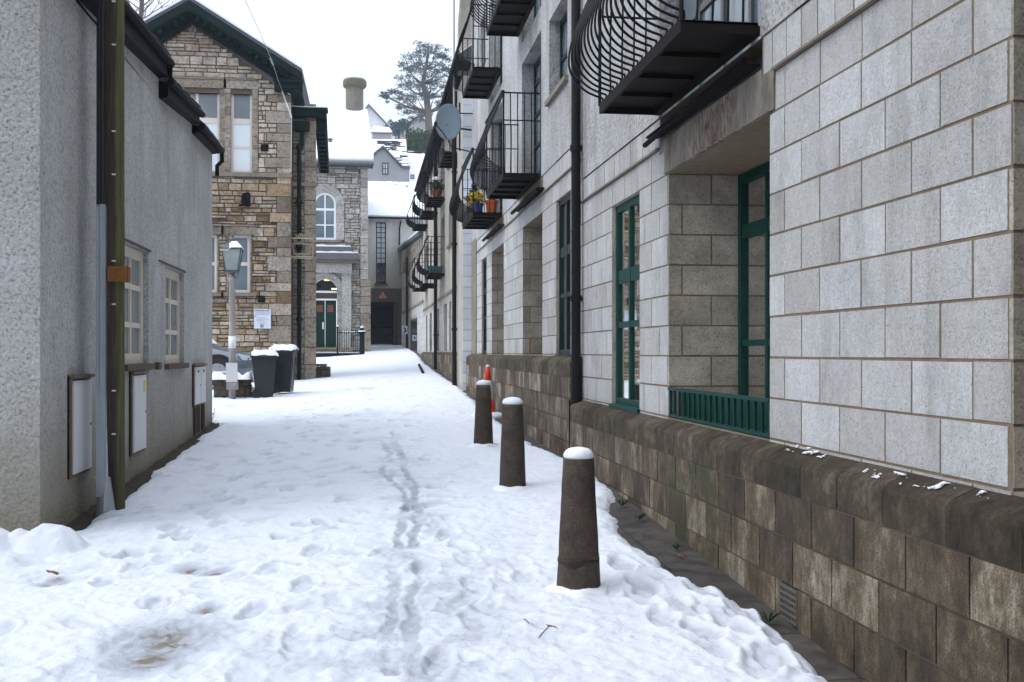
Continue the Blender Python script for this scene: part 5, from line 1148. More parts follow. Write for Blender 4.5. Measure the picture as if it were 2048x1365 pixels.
# low wall
lw = MB(); x0, x1 = -3.02, -2.32; MW = lambda u, d, v: (u, 22.2+d, v)
lw.box(x0, x1, 22.2, 22.55, -1.2, -.56); rubble(lw, MW, x0, x1, -1.15, -.55, (), None, 1, .10, .2, .12, .28, .05); rubble(lw, lambda u, d, v: (x1-d, 22.2+u, v), 0, .35, -1.15, -.55, (), None, 1, .1, .2)
lwo = lw.build('low_stone_wall', [M['joint'], M['rubD']]); tag(lwo, 'short low mossy stone wall under snow between the lamp post and the bins', 'wall')
q = MB(); rows = [[(x0-.05+(x1-x0+.10)*j/22, 22.12+.5*i/6, -.56+(0 if i in (0,6) or j in (0,22) else .05+.10*abs(sin(j*.33+.9))+.02*random.random())) for j in range(23)] for i in range(7)]; q.grid(rows); q.build('snow', M['snow'], lwo, True)
# lamp post
LXp = onY(462, 700, 21.75); gl = float(gz(LXp[0], 21.75)); lz = lambda y: onY(462, y, 21.75)[2]
le = empty('lamp_post', (LXp[0], 21.95, gl), 'old grey lamp post with a lantern head in front of the stone building', 'street lamp')
lxx = LXp[0]; P_ = lambda x, y: (onY(x, y, 21.95)[0], 21.95, onY(x, y, 21.95)[2])
Z_ = lambda y: onY(462, y, 21.95)[2]
q = MB(); q.lathe([(.068,gl-.2),(.068,Z_(660)),(.062,Z_(658)),(.058,Z_(565)),(.080,Z_(563)),(.080,Z_(557)),(.042,Z_(553)),(.040,Z_(548))], (lxx,21.95,0), 16); q.build('post', M['postg'], le, True)
q = MB(); q.tube([(lxx,21.95,Z_(697)),(lxx,21.95,Z_(673))], .073, 16); q.build('sticker_band', M['white'], le, True)
q = MB(); q.box(lxx-.105, lxx+.115, 21.80, 21.83, Z_(764), Z_(726)); q.build('white_plate', M['cab'], le)
q = MB(); q.box(lxx-.095, lxx+.125, 21.79, 21.95, Z_(779), Z_(765)); q.box(lxx-.095, lxx+.14, 21.77, 21.8, Z_(779), Z_(777)); q.build('grey_box', M['postg'], le)
zb, zt_ = Z_(543), Z_(500); rb, rt = .115, .185
q = MB()
for s1, s2 in ((-1,-1),(1,-1),(1,1),(-1,1)): q.tube([(lxx+s1*rb,21.95+s2*rb,zb),(lxx+s1*rt,21.95+s2*rt,zt_)], .011, 5)
q.hexa([(lxx-rb-.01,21.95-rb-.01,zb-.02),(lxx+rb+.01,21.95-rb-.01,zb-.02),(lxx+rb+.01,21.95+rb+.01,zb-.02),(lxx-rb-.01,21.95+rb+.01,zb-.02),(lxx-rb-.01,21.95-rb-.01,zb+.015),(lxx+rb+.01,21.95-rb-.01,zb+.015),(lxx+rb+.01,21.95+rb+.01,zb+.015),(lxx-rb-.01,21.95+rb+.01,zb+.015)])
q.lathe([(.05,zb-.06),(.09,zb-.02)], (lxx,21.95,0), 10)
e_ = rt+.02; q.hexa([(lxx-e_,21.95-e_,zt_),(lxx+e_,21.95-e_,zt_),(lxx+e_,21.95+e_,zt_),(lxx-e_,21.95+e_,zt_),(lxx-.09,21.95-.09,zt_+.13),(lxx+.09,21.95-.09,zt_+.13),(lxx+.09,21.95+.09,zt_+.13),(lxx-.09,21.95+.09,zt_+.13)])
q.lathe([(.10,zt_+.12),(.055,zt_+.15),(.05,zt_+.19),(.075,zt_+.20),(.05,zt_+.24),(.02,zt_+.26),(.03,zt_+.28),(.005,zt_+.32)], (lxx,21.95,0), 12); lh = q.build('lantern', M['lampm'], le)
q = MB(); r_ = .97; q.hexa([(lxx-rb*r_,21.95-rb*r_,zb+.016),(lxx+rb*r_,21.95-rb*r_,zb+.016),(lxx+rb*r_,21.95+rb*r_,zb+.016),(lxx-rb*r_,21.95+rb*r_,zb+.016),(lxx-rt*r_,21.95-rt*r_,zt_-.001),(lxx+rt*r_,21.95-rt*r_,zt_-.001),(lxx+rt*r_,21.95+rt*r_,zt_-.001),(lxx-rt*r_,21.95+rt*r_,zt_-.001)]); q.build('lantern_glass', M['lglobe'], lh)
q = MB(); rows = [[(lxx-e_+2*e_*j/8, 21.95-e_+2*e_*i/8, zt_+.133*min(1, 2.2*min(i,8-i,j,8-j)/4)+(-.03 if j < 4 else .03)) for j in range(9)] for i in range(9)]; q.grid(rows); q.build('snow', M['snow'], lh, True)
q = MB(); q.tube([(lxx+.02,21.9,zb-.05),(lxx+.08,21.85,zb-.16),(lxx+.13,21.85,zb-.06),(lxx+.10,21.86,zb+.02)], .006, 5); q.build('loose_wire', M['fascia'], le)
# car
CX0 = -2.42; CYc = 25.6; zg = float(gz(-3.5, CYc))+.14
ce = empty('parked_car', (CX0-2.1, CYc, zg), 'silver grey hatchback with a snow covered windscreen parked behind the low wall', 'car')
#  station: x (front = 0, going back negative), half width, z bottom, z shoulder, z top, top half width
st = [(0,.55,.30,.52,.60,.50),(-.10,.72,.24,.56,.68,.62),(-.35,.82,.20,.62,.77,.70),(-.8,.86,.20,.68,.86,.72),(-1.15,.87,.20,.72,.95,.70),(-1.5,.88,.20,.80,1.17,.64),(-1.85,.88,.20,.85,1.36,.58),(-2.3,.88,.20,.87,1.45,.56),(-2.9,.88,.20,.88,1.44,.56),(-3.4,.87,.22,.88,1.36,.54),(-3.85,.84,.25,.86,1.05,.60),(-4.05,.76,.30,.80,.86,.62)]
rows = []
for (x, w2, zb0, zsd, ztp, wt) in st:
    ring = [(-w2*.9,zb0),(-w2,zb0+.14),(-w2*1.0,zsd*.8),(-w2*.97,zsd),(-wt-.02,ztp-.05),(-wt*.8,ztp-.005),(0,ztp+.015),(wt*.8,ztp-.005),(wt+.02,ztp-.05),(w2*.97,zsd),(w2*1.0,zsd*.8),(w2,zb0+.14),(w2*.9,zb0)]
    rows.append([(CX0+x, CYc+yy, zg+z) for yy, z in ring])
q = MB(); q.grid(rows); q.add(rows[0], [tuple(range(13))]); q.add(rows[-1], [tuple(range(13))[::-1]])
body = q.build('body', M['carp'], ce, True)
sb = body.modifiers.new('s', 'SUBSURF'); sb.levels = 2; sb.render_levels = 2
for i, x in enumerate((-.86, -3.35)):
    for s in (-1, 1):
        q = MB(); q.tube([(CX0+x, CYc+s*.90, zg+.32), (CX0+x, CYc+s*.70, zg+.32)], .32, 24); wh = q.build('wheel', M['rubber'], ce)
        q = MB(); q.tube([(CX0+x, CYc+s*.905, zg+.32), (CX0+x, CYc+s*.89, zg+.32)], .20, 20); 
        for k in range(5): t = 2*pi*k/5; q.tube([(CX0+x, CYc+s*.91, zg+.32), (CX0+x+.19*cos(t), CYc+s*.91, zg+.32+.19*sin(t))], .018, 5)
        q.build('rim', M['chrome'], wh)
        q = MB(); q.prism([(CX0+x+.385*cos(t*pi/14), zg+.34+.385*sin(t*pi/14)) for t in range(-2, 17)], lambda p: (p[0], CYc+s*.889, p[1]), lambda p: (p[0], CYc+s*.72, p[1])); q.build('wheel_arch', M['dark'], ce)
q = MB(); q.grid([[(CX0-1.16,CYc-.62,zg+.975),(CX0-1.16,CYc,zg+1.0),(CX0-1.16,CYc+.62,zg+.975)],[(CX0-1.5,CYc-.58,zg+1.19),(CX0-1.5,CYc,zg+1.21),(CX0-1.5,CYc+.58,zg+1.19)],[(CX0-1.86,CYc-.5,zg+1.38),(CX0-1.86,CYc,zg+1.40),(CX0-1.86,CYc+.5,zg+1.38)]]); ws_ = q.build('windscreen', M['carg'], ce)
q = MB(); rows = []
for i in range(9):
    t = i/8; x = CX0-1.05-.95*t; z = zg+.93+.56*t**.9
    rows.append([(x, CYc-.66+.10*t+(1.32-.2*t)*j/12, z+.03+(.035 if 0 < i and 0 < j < 12 else 0)+.02*random.random()) for j in range(13)])
q.grid(rows); q.build('snow', M['snow'], ws_, True)
q = MB(); rows = [[(CX0-2.0-1.6*i/8, CYc-.52+1.04*j/8, zg+1.49+(.03 if i*j else 0)+.02*random.random()) for j in range(9)] for i in range(9)]; q.grid(rows); q.build('roof_snow', M['snow'], ce, True)
for s in (-1, 1):
    q = MB(); q.hexa([(CX0-.34,CYc+s*.80,zg+.60),(CX0-.03,CYc+s*.60,zg+.52),(CX0-.03,CYc+s*.55,zg+.52),(CX0-.34,CYc+s*.74,zg+.60),(CX0-.42,CYc+s*.83,zg+.72),(CX0-.05,CYc+s*.63,zg+.63),(CX0-.05,CYc+s*.56,zg+.64),(CX0-.42,CYc+s*.74,zg+.74)]); q.build('headlight', M['lglass'], ce)
    q = MB(); q.prism([(CX0-1.35,zg+.86),(CX0-1.9,zg+1.30),(CX0-2.9,zg+1.36),(CX0-3.4,zg+1.25),(CX0-3.5,zg+.92)], lambda p: (p[0], CYc+s*(.885-.62*(p[1]-zg-.86)), p[1]), lambda p: (p[0], CYc+s*(.85-.62*(p[1]-zg-.86)), p[1])); q.build('side_window', M['carg'], ce)
    q = MB(); q.box(CX0-1.62, CX0-1.42, CYc+s*1.0-.07, CYc+s*1.0+.07, zg+.90, zg+1.03); q.build('wing_mirror', M['carp'], ce)
    q = MB(); q.tube([(CX0-1.45,CYc+s*.893,zg+.30),(CX0-1.42,CYc+s*.895,zg+.60),(CX0-1.38,CYc+s*.87,zg+.86)], .004, 4); q.tube([(CX0-2.4,CYc+s*.893,zg+.30),(CX0-2.42,CYc+s*.893,zg+.86)], .004, 4); q.build('door_seam', M['black'], ce)
q = MB(); q.tube([(CX0-1.18,CYc-.62,zg+.955),(CX0-1.12,CYc-.3,zg+.985),(CX0-1.10,CYc+.2,zg+.99)], .012, 5); q.build('wiper', M['black'], ce)
# weeds, leaves and twigs
R3 = random.Random(5)
for k, (x, y, sz, lb) in enumerate(((1243,1000,.07,'small green weed at the wall foot beyond the nearest bollard'),(1278,1022,.06,'small green weed on the paving just right of the nearest bollard'),(1352,1078,.05,'tiny weed at the wall foot where the mossy streak meets the paving'),(1535,1215,.07,'green weed at the wall foot left of the vent grille'))):
    p = onX(x, y, 2.08); p = (1.98, p[1]*.95, float(gz(2.0, p[1]*.95))+.01); q = MB()
    for i in range(26):
        a = R3.random()*6.28; l = sz*R3.uniform(.4,1); q.add([(p[0],p[1],p[2]),(p[0]+l*cos(a)*.6-.004,p[1]+l*sin(a)*.6,p[2]+l*.7),(p[0]+l*cos(a),p[1]+l*sin(a),p[2]+l*R3.uniform(.5,1.0)),(p[0]+l*cos(a)*.6+.006,p[1]+l*sin(a)*.6+.008,p[2]+l*.6)], [(0,1,2,3)])
    tag(q.build('weed', M['weed']), lb, 'weed', 'weeds along the wall foot')
def onsnow(x, y):
    p = hit(x, y-6); return Vector((p[0], p[1], p[2]+.075))
for (x, y, s, lb) in ((108,1180,.05,'brown dead leaf on the snow in the lower left'),(1112,1302,.035,'small dark dead leaf on the snow below the nearest bollard'),(1362,1120,.03,'rust coloured leaf on the dark paving'),(252,985,.05,'brown leaves caught at the foot of the utility pole'),(132,1035,.05,'brown leaf at the corner of the left house'),(425,845,.05,'withered leaf at the far corner of the left house')):
    p = onsnow(x, y) if x != 1362 else Vector(hit(x, y))+Vector((0,0,.012)); q = MB()
    for k in range(1 if s < .045 else 3):
        a = R3.random()*3; c, s_ = cos(a), sin(a); o = Vector((R3.uniform(-.02,.02), R3.uniform(-.02,.02), .0))
        pts = [(-s,0,.0),(-s*.3,s*.4,.012),(s*.4,s*.34,.006),(s,0,.015),(s*.4,-s*.3,.0),(-s*.3,-s*.4,.008)]
        q.add([tuple(p+o+Vector((u*c-v*s_, u*s_+v*c, w+.004*k))) for u, v, w in pts], [(0,1,2,3,4,5)])
    tag(q.build('dead_leaf', M['brownleaf']), lb, 'leaf', 'dead leaves')
for (pts, r, lb) in ((((1047,1280),(1052,1290),(1058,1300)),.0025,'short thin twig standing out of the snow below the nearest bollard'),(((1078,1320),(1088,1314),(1100,1308)),.003,'twig lying by the dark leaf on the snow'),(((385,895),(405,880),(425,860),(430,838)),.005,'thin curved twig at the far corner of the left house')):
    q = MB(); q.tube([tuple(onsnow(*a)+Vector((0,0,.01+.012*i))) for i, a in enumerate(pts)], r, 5); tag(q.build('twig', M['twig']), lb, 'twig')
# debris by the gutter
q = MB(); a, b = Vector(hit(838,735)), Vector(hit(846,752)); q.tube([tuple(a+Vector((0,0,.08))), tuple(b+Vector((0,0,.08)))], .04, 5); tag(q.build('gutter_channel', M['fascia']), 'short dark strip lying at the snow edge far up the lane', 'drain')
# dark soil along the foot of the left house
q = MB(); rows = []
for i in range(60):
    y = 8.2+8.9*i/59; rows.append([(XL+.30*j/5, y, float(gz(XL, y))+.028-.03*j/5+.03*R3.random()*(j < 4)) for j in range(6)])
q.grid(rows); so = q.build('soil_strip', M['soil'], smooth=True); tag(so, 'dark soil and moss at the foot of the left house', 'soil', kind='structure')
# overhead cables
q = MB(); pts = [(490,0,20),(520,65,23.5),(545,125,26.6),(556,160,28.2),(566,185,29.3)]; V_ = [onY(*p) for p in pts]; q.tube(V_, .007, 5); q.tube([onY(541,118,26.3), onY(546,130,26.9)], .025, 6); oc = q.build('overhead_cable', M['cable']); tag(oc, 'thin overhead cable coming down to the corner of the stone gable', 'cable')
q = MB(); q.tube([onY(563,178,29.25), onY(570,200,29.3), onY(579,222,29.35), onY(583,236,29.38)], .022, 6); q.tube([onY(583,236,29.40), onY(582,345,29.40)], .007, 4); tag(q.build('white_cable', M['white']), 'white cable running down the corner of the stone gable', 'cable')
# ------------------------------------------------------------------ FAR HOUSES
def far_house(name, label, parts, base):
    e = empty(name, base, label, 'house')
    for nm, mb, mt in parts: mb.build(nm, M[mt], e)
    return e
def PX(Y): return lambda x, y: onY(x, y, Y)
def slab(mb, pts, Yf, Yb, t=.12):
    """roof plane: photo columns/rows of its eave at Yf and ridge at Yb; pts = (eaveL, eaveR, ridgeR, ridgeL)"""
    A, B_, C2, D = onY(*pts[0], Yf), onY(*pts[1], Yf), onY(*pts[2], Yb), onY(*pts[3], Yb); dn = Vector((0,0,-t))
    mb.hexa([Vector(A)+dn, Vector(B_)+dn, Vector(C2)+dn, Vector(D)+dn, A, B_, C2, D])
q1, q2, q3 = MB(), MB(), MB()
slab(q1, ((725,385),(818,385),(812,279),(744,279)), 76, 81); a, b = onY(725,388,76), onY(818,388,76)
q2.box(a[0]+.1, b[0]-.1, 76.4, 85, 5.0, a[2]); slab(q3, ((725,388),(818,388),(812,282),(744,282)), 76.1, 81.1); slab(q3, ((735,330),(806,330),(812,279),(744,279)), 86, 81.05)
q4 = MB()
for k in range(60):
    t = R3.random()**1.5; x = 800+R3.uniform(-45,12); y = 283+t*60*(1 if x > 795 else .35); Yp = 81-5*(y-279)/106; p = onY(x, y, Yp-.06); q4.box(p[0]-.25, p[0]+.25, p[1]-.03, p[1], p[2]-.02, p[2]+.05)
hA = far_house('snowy_roofed_house', 'grey house with a snowy roof behind the passage building, left of the other snowy roof', [('roof_snow', q1, 'snow'), ('wall', q2, 'farwall'), ('roof', q3, 'slate'), ('bare_slates', q4, 'slate')], (2.2, 78, 7))
q = MB(); G = PX(74.5); W_ = lambda u, d, v: (u, 74.5+d, v)
pg_ = [(735,372),(819,372),(819,338),(803,336),(766,297),(748,311),(735,320)]
q.prism([(G(x,y)[0], G(x,y)[2]) for x, y in pg_], lambda p: (p[0],74.5,p[1]), lambda p: (p[0],79,p[1])); dmr = q.build('gabled_dormer', M['farwall'], hA)
q = MB()
for (x0_, y0_, x1_, y1_) in ((766,295.5,804,335),(766,295.5,747,311),(803,336,820,337)):
    a, b = G(x0_, y0_), G(x1_, y1_); q.hexa([(a[0],74.3,a[2]-.02),(b[0],74.3,b[2]-.02),(b[0],79,b[2]-.02),(a[0],79,a[2]-.02),(a[0],74.3,a[2]+.13),(b[0],74.3,b[2]+.13),(b[0],79,b[2]+.13),(a[0],79,a[2]+.13)])
q.build('verge', M['lead'], dmr)
a, b = G(764,350), G(777,326); window(hA, W_, a[0], b[0], a[2], b[2], -.05, cols=(.5,), rows=(.5,), fw=.09, bw=.06, fm=M['beam'], pm=M['lglass'])
a, b = G(822,354), G(830,345); window(hA, lambda u, d, v: (u, 75.5+d, v), a[0], b[0], a[2], b[2], -.05, cols=(), rows=(), fw=.06, fm=M['beam'], pm=M['lglass'])
q1, q2, q3, q4 = MB(), MB(), MB(), MB(); slab(q1, ((806,386),(885,386),(868,306),(812,302)), 79, 84); slab(q3, ((806,389),(885,389),(868,309),(812,305)), 79.1, 84.1); slab(q3, ((812,360),(868,360),(868,306),(812,302)), 89, 84.05)
a, b = onY(808,389,79), onY(880,389,79); q2.box(a[0], b[0], 79.4, 88, 6, a[2])
for k in range(12): x = R3.uniform(815,860); p = onY(x, 304+R3.random()*4, 83.8); q4.box(p[0]-.4, p[0]+.4, p[1]-.05, p[1], p[2]-.03, p[2]+.05)
far_house('snowy_roofed_house', 'lower snow roofed house to the right, below the green hedge', [('roof_snow', q1, 'snow'), ('wall', q2, 'farwall'), ('roof', q3, 'slate'), ('bare_slates', q4, 'slate')], (6, 82, 7))
q1, q2, q3 = MB(), MB(), MB(); slab(q1, ((742,262),(784,263),(778,255),(748,252)), 95, 98); a, b = onY(745,263,95.2), onY(783,263,95.2); q2.box(a[0], b[0], 95.2, 99, 14, a[2]); slab(q3, ((742,264),(784,265),(778,257),(748,254)), 95.1, 98.1)
far_house('low_brown_house', 'small low brown walled house with a snowy roof left of the hedge', [('roof_snow', q1, 'snow'), ('wall', q2, 'brownleaf' if 0 else 'farpink'), ('roof', q3, 'slate')], (2, 97, 15))
def gable_house(label, Yh, apex, eL, eR, base, wallm, dep=7, roofm='snow'):
    G = PX(Yh); A, L_, R_ = G(*apex), G(*eL), G(*eR); zb0 = G(apex[0], base)[2]
    q = MB(); q.prism([(L_[0],zb0-3),(R_[0],zb0-3),(R_[0],R_[2]),(A[0],A[2]),(L_[0],L_[2])], lambda p: (p[0],Yh,p[1]), lambda p: (p[0],Yh+dep,p[1]))
    r = MB(); v = MB()
    for E_ in (L_, R_):
        dx = .25*(1 if E_[0] > A[0] else -1); dz = -.25*(A[2]-E_[2])/max(.1, abs(A[0]-E_[0])); P0 = [(A[0],A[2]), (E_[0]+dx,E_[2]+dz)]
        r.hexa([(P0[0][0],Yh-.3,P0[0][1]+.09),(P0[1][0],Yh-.3,P0[1][1]+.09),(P0[1][0],Yh+dep,P0[1][1]+.09),(P0[0][0],Yh+dep,P0[0][1]+.09),(P0[0][0],Yh-.3,P0[0][1]+.22),(P0[1][0],Yh-.3,P0[1][1]+.22),(P0[1][0],Yh+dep,P0[1][1]+.22),(P0[0][0],Yh+dep,P0[0][1]+.22)])
        v.hexa([(P0[0][0],Yh-.32,P0[0][1]-.08),(P0[1][0],Yh-.32,P0[1][1]-.08),(P0[1][0],Yh+dep,P0[1][1]-.08),(P0[0][0],Yh+dep,P0[0][1]-.08),(P0[0][0],Yh-.32,P0[0][1]+.08),(P0[1][0],Yh-.32,P0[1][1]+.08),(P0[1][0],Yh+dep,P0[1][1]+.08),(P0[0][0],Yh+dep,P0[0][1]+.08)])
    e = far_house('gabled_house', label, [('wall', q, wallm), ('roof', v, 'lead'), ('roof_snow', r, 'snow')], (A[0], Yh+3, zb0-3))
    return e
gable_house('pale far gabled house just right of the round chimney', 112, (737,211), (700,262), (771,247), 262, 'farwhite')
gable_house('tiny pale gable far away between the chimney and the pine tree', 114, (781,241), (768,254), (795,257), 262, 'farwhite', 5)
gable_house('far grey house with a broad gable standing behind the pine trunk', 118, (838,232), (802,259), (874,263), 266, 'farpink', 8)
# small roof beyond on the right
q1, q2, q3 = MB(), MB(), MB(); slab(q1, ((866,330),(905,330),(895,277),(869,277)), 62, 65); a, b = onY(867,332,62), onY(905,332,62); q2.box(a[0], b[0], 62.2, 68, .2, a[2]); slab(q3, ((866,332),(905,332),(895,280),(869,280)), 62.1, 65.1)
far_house('snowy_roofed_house', 'small snowy roof just left of the satellite dish', [('roof_snow', q1, 'snow'), ('wall', q2, 'farwall'), ('roof', q3, 'slate')], (5, 64, 1))
# hedge and bushes
q = MB(); a, b = onY(812,300,100), onY(880,264,100); zc_ = a[2]
for k in range(2600): q_ = Vector((R3.uniform(a[0], b[0]), R3.uniform(99,102), R3.uniform(a[2]-1.5, b[2]+.15*sin(k)))); n_ = Vector((R3.gauss(0,1),R3.gauss(0,1),R3.gauss(0,1))).normalized()*.16; m2 = n_.cross(Vector((R3.gauss(0,1),R3.gauss(0,1),1))).normalized()*.11; q.add([q_-n_, q_+m2, q_+n_, q_-m2], [(0,1,2,3)])
q.box(a[0]+.1, b[0]-.1, 99.4, 101.6, a[2]-2.5, b[2]-.25); ho = q.build('hedge', M['hedge']); tag(ho, 'clipped dark green hedge on the hillside below the pine', 'hedge')
def bush(x, y, Y, r, label, n=500, mt='pine'):
    c = onY(x, y, Y); q = MB(); leaves(q, c, r, n, .13, .8, R3); q.tube([(c[0],Y,c[2]-r*1.6),(c[0],Y,c[2])], .08, 5); tag(q.build('bush', M[mt]), label, 'bush')
bush(792,258,104,.85,'low bluish bush left of the green hedge'); bush(806,250,106,.75,'rounded bush against the far grey gabled house'); bush(770,260,103,.45,'small bush right of the low brown house', 200)
bush(853,293,88,.62,'round snow dusted bush poking up over the lower snowy roof', 260, 'hedge')
# pine tree
YT = 106
tp = lambda x, y, dy=0: Vector(onY(x, y, YT+dy))
te = empty('pine_tree', tuple(tp(857,300)), 'tall wind shaped pine tree on the skyline', 'tree')
tr_m = MB(); tk = [(858,300),(858,255),(856,225),(853,195),(846,168),(850,140),(856,112),(856,90)]
tr_m.tube([tuple(tp(*p)) for p in tk], [.42,.38,.34,.30,.24,.19,.12,.05], 10)
clumps = [(856,96,20),(838,108,17),(874,108,20),(826,122,20),(856,122,24),(890,118,15),(812,134,13),(884,136,18),(824,150,22),(852,152,24),(876,158,18),(898,146,14),(805,166,18),(832,172,18),(862,178,16),(888,172,14),(790,188,11),(775,196,10),(812,196,18),(838,204,20),(866,200,12),(892,196,15),(906,184,9),(800,214,12),(824,226,17),(848,228,12),(768,190,7),(903,204,10),(880,212,7)]
for (x, y, r) in clumps:
    jx = min(range(len(tk)), key=lambda i: abs(tk[i][1]-(y+22)) if i > 1 else 999); s_ = tp(*tk[jx]); e_ = tp(x, y, R3.uniform(-1.2,1.2)); m_ = (s_+e_)/2+Vector((0,0,-.25)); tr_m.tube([tuple(s_), tuple(m_), tuple(e_)], [.12,.08,.03], 5)
tr_m.build('trunk', M['bark'], te, True)
cr_ = MB()
for (x, y, r) in clumps:
    rr_ = r*YT/F; c = tp(x, y, R3.uniform(-1.0,1.0))
    for k in range(4+int(r/3.6)):
        cc_ = c+Vector((R3.gauss(0,.60)*rr_, R3.gauss(0,.8)*rr_, R3.gauss(0,.42)*rr_)); sx_ = rr_*R3.uniform(.22,.42)
        for _ in range(46):
            p_ = cc_+Vector((R3.gauss(0,1)*sx_, R3.gauss(0,1)*sx_, R3.gauss(0,.42)*sx_)); a_ = Vector((R3.gauss(0,1), R3.gauss(0,1), R3.gauss(.35,.6))).normalized()*R3.uniform(.08,.19); b_ = a_.cross(Vector((R3.gauss(0,1), R3.gauss(0,1), R3.gauss(0,1)))).normalized()*R3.uniform(.025,.055)
            if (p_-c).length > rr_*1.7: continue
            cr_.add([p_-a_, p_+b_, p_+a_, p_-b_], [(0,1,2,3)])
cr_.build('crown', M['pine'], te)
# bare trees far left
def bare(name, label, base, h, n0, seed):
    r = random.Random(seed); q = MB(); e = empty(name, base, label, 'tree')
    def br(p, d, l, rad, lv):
        pts = [p]; 
        for k in range(4): d = (d+Vector((r.gauss(0,.13), r.gauss(0,.13), .03))).normalized(); p = p+d*l/4; pts.append(p)
        q.tube([tuple(x) for x in pts], [rad*(1-.12*k) for k in range(5)], 5 if lv < 2 else 3, cap=False)
        if lv < 6:
            for k in range(3 if lv < 5 else 4):
                a = (d+Vector((r.gauss(0,.36), r.gauss(0,.36), r.gauss(.05,.25)))).normalized(); br(pts[r.choice((2,3,4,4))], a, l*r.uniform(.36,.52), rad*.5, lv+1)
    P0 = Vector(base); tr = [P0+Vector((.25*sin(k*.9)*k/12, .2*cos(k*.7)*k/12, h*k/12)) for k in range(13)]
    q.tube([tuple(x) for x in tr], [n0*(1-.075*k) for k in range(13)], 8, cap=False)
    for k in range(90):
        t_ = .40+.60*(k/90); i_ = t_*12; a_ = tr[int(min(i_, 11))].lerp(tr[int(min(i_, 11))+1], i_-int(i_)) if i_ < 12 else tr[12]
        an = r.random()*6.28; br(a_, Vector((cos(an), sin(an), .75)).normalized(), h*r.uniform(.09,.16)*(1.25-t_*.6), n0*.13, 2)
    q.build('trunk', M['twig'], e); return e
c = onY(276, 60, 50); bare('bare_tree', 'tall leafless tree above the roof of the left house', (c[0], 50, .0), 23, .26, 12)
# ------------------------------------------------------------------ unseen building added behind the viewpoint to cut frontal light
bq = empty('rear_light_blocker', (0, -16, -2), 'plain grey building added out of view behind the viewpoint to cut light', 'building')
MQ = lambda u, d, v: (u, -7.0-d, v); HQ = [(x, x+1.1, z, z+1.6, .15) for x in (-9, -5.5, -2, 2.4) for z in (.2, 3.2)]
w = MB(); wall(w, MQ, -13, 14, -2.4, 9.6, HQ, 0, 7); w.build('wall', M['rcR'], bq)
for a, b, c, d, e in HQ: window(bq, MQ, a, b, c, d, .1, fm=M['cream'], pm=M['dglass'])
q = MB(); q.hexa([(-13,-6.7,9.6),(14,-6.7,9.6),(14,-10.5,12),(-13,-10.5,12),(-13,-6.7,9.7),(14,-6.7,9.7),(14,-10.5,12.15),(-13,-10.5,12.15)]); q.build('roof', M['slate'], bq)
# ------------------------------------------------------------------ haze, world, light, camera
hz = MB(); hz.box(-190, 190, -70, 230, -26, 62); ho = hz.build('haze', bpy.data.materials.new('thin_winter_haze')); tag(ho, 'thin pale winter haze in the air', 'haze', kind='stuff')
m = ho.data.materials[0]; m.use_nodes = True; t = m.node_tree; t.nodes.clear(); o_ = t.nodes.new('ShaderNodeOutputMaterial'); v_ = t.nodes.new('ShaderNodeVolumePrincipled')
v_.inputs['Color'].default_value = (.82,.90,1,1); v_.inputs['Density'].default_value = .0005; v_.inputs['Anisotropy'].default_value = .2; t.links.new(v_.outputs[0], o_.inputs['Volume'])
SUN_EL, SUN_AZ = radians(50), radians(262)
W = bpy.data.worlds.new('World'); S.world = W; W.use_nodes = True; t = W.node_tree; bg_ = t.nodes['Background']
sk = t.nodes.new('ShaderNodeTexSky'); sk.sky_type = 'NISHITA'; sk.sun_disc = False; sk.sun_elevation = SUN_EL; sk.sun_rotation = SUN_AZ; sk.air_density = 1; sk.dust_density = 3
hs = t.nodes.new('ShaderNodeHueSaturation'); hs.inputs['Saturation'].default_value = .35; t.links.new(sk.outputs[0], hs.inputs['Color'])
tc = t.nodes.new('ShaderNodeTexCoord'); sp = t.nodes.new('ShaderNodeSeparateXYZ'); t.links.new(tc.outputs['Generated'], sp.inputs[0])
mr = t.nodes.new('ShaderNodeMapRange'); t.links.new(sp.outputs[2], mr.inputs[0]); mr.inputs[1].default_value = -.05; mr.inputs[2].default_value = 1; mr.inputs[3].default_value = .60; mr.inputs[4].default_value = 2.6
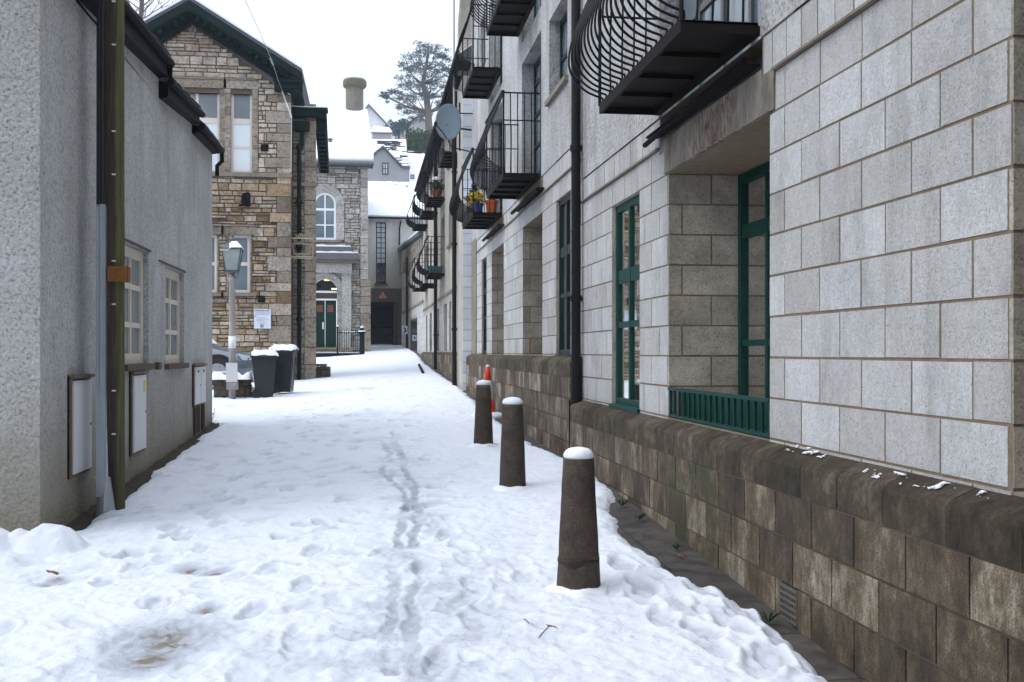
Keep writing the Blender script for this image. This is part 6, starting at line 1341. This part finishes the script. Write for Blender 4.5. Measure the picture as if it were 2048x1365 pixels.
nz = t.nodes.new('ShaderNodeTexNoise'); nz.inputs['Scale'].default_value = 2.2; nz.inputs['Detail'].default_value = 5; t.links.new(tc.outputs['Generated'], nz.inputs['Vector'])
mr2 = t.nodes.new('ShaderNodeMapRange'); t.links.new(nz.outputs[0], mr2.inputs[0]); mr2.inputs[1].default_value = .3; mr2.inputs[2].default_value = .7; mr2.inputs[3].default_value = .90; mr2.inputs[4].default_value = 1.08
mm = t.nodes.new('ShaderNodeMath'); mm.operation = 'MULTIPLY'; t.links.new(mr.outputs[0], mm.inputs[0]); t.links.new(mr2.outputs[0], mm.inputs[1])
oc_ = t.nodes.new('ShaderNodeMix'); oc_.data_type = 'RGBA'; oc_.blend_type = 'MULTIPLY'; oc_.inputs[0].default_value = 1; oc_.inputs[6].default_value = (8.2,9.0,10.3,1); t.links.new(mm.outputs[0], oc_.inputs[7])
mx = t.nodes.new('ShaderNodeMix'); mx.data_type = 'RGBA'; mx.inputs[0].default_value = .88; t.links.new(hs.outputs[0], mx.inputs[6]); t.links.new(oc_.outputs[2], mx.inputs[7])
t.links.new(mx.outputs[2], bg_.inputs['Color']); bg_.inputs['Strength'].default_value = .10
sd = bpy.data.lights.new('sun', 'SUN'); sd.energy = 1.15; sd.angle = radians(35); sd.color = (1,.97,.93); so = bpy.data.objects.new('sun', sd); COL.objects.link(so)
so.rotation_euler = (radians(90)-SUN_EL, 0, radians(180)-SUN_AZ)
cd = bpy.data.cameras.new('camera'); cd.sensor_width = 36; cd.lens = 36*F/2048; cd.shift_y = (HY-682.5)/2048; cd.clip_end = 1500; cd.clip_start = .05
co = bpy.data.objects.new('camera', cd); COL.objects.link(co); co.location = (0,0,0); co.rotation_euler = (radians(90), 0, -TH); S.camera = co
S.view_settings.view_transform = 'Standard'; S.view_settings.look = 'None'; S.view_settings.exposure = .26; S.view_settings.gamma = 1
S.cycles.use_denoising = True; S.cycles.volume_bounces = 1; S.cycles.max_bounces = 7; S.cycles.transparent_max_bounces = 10
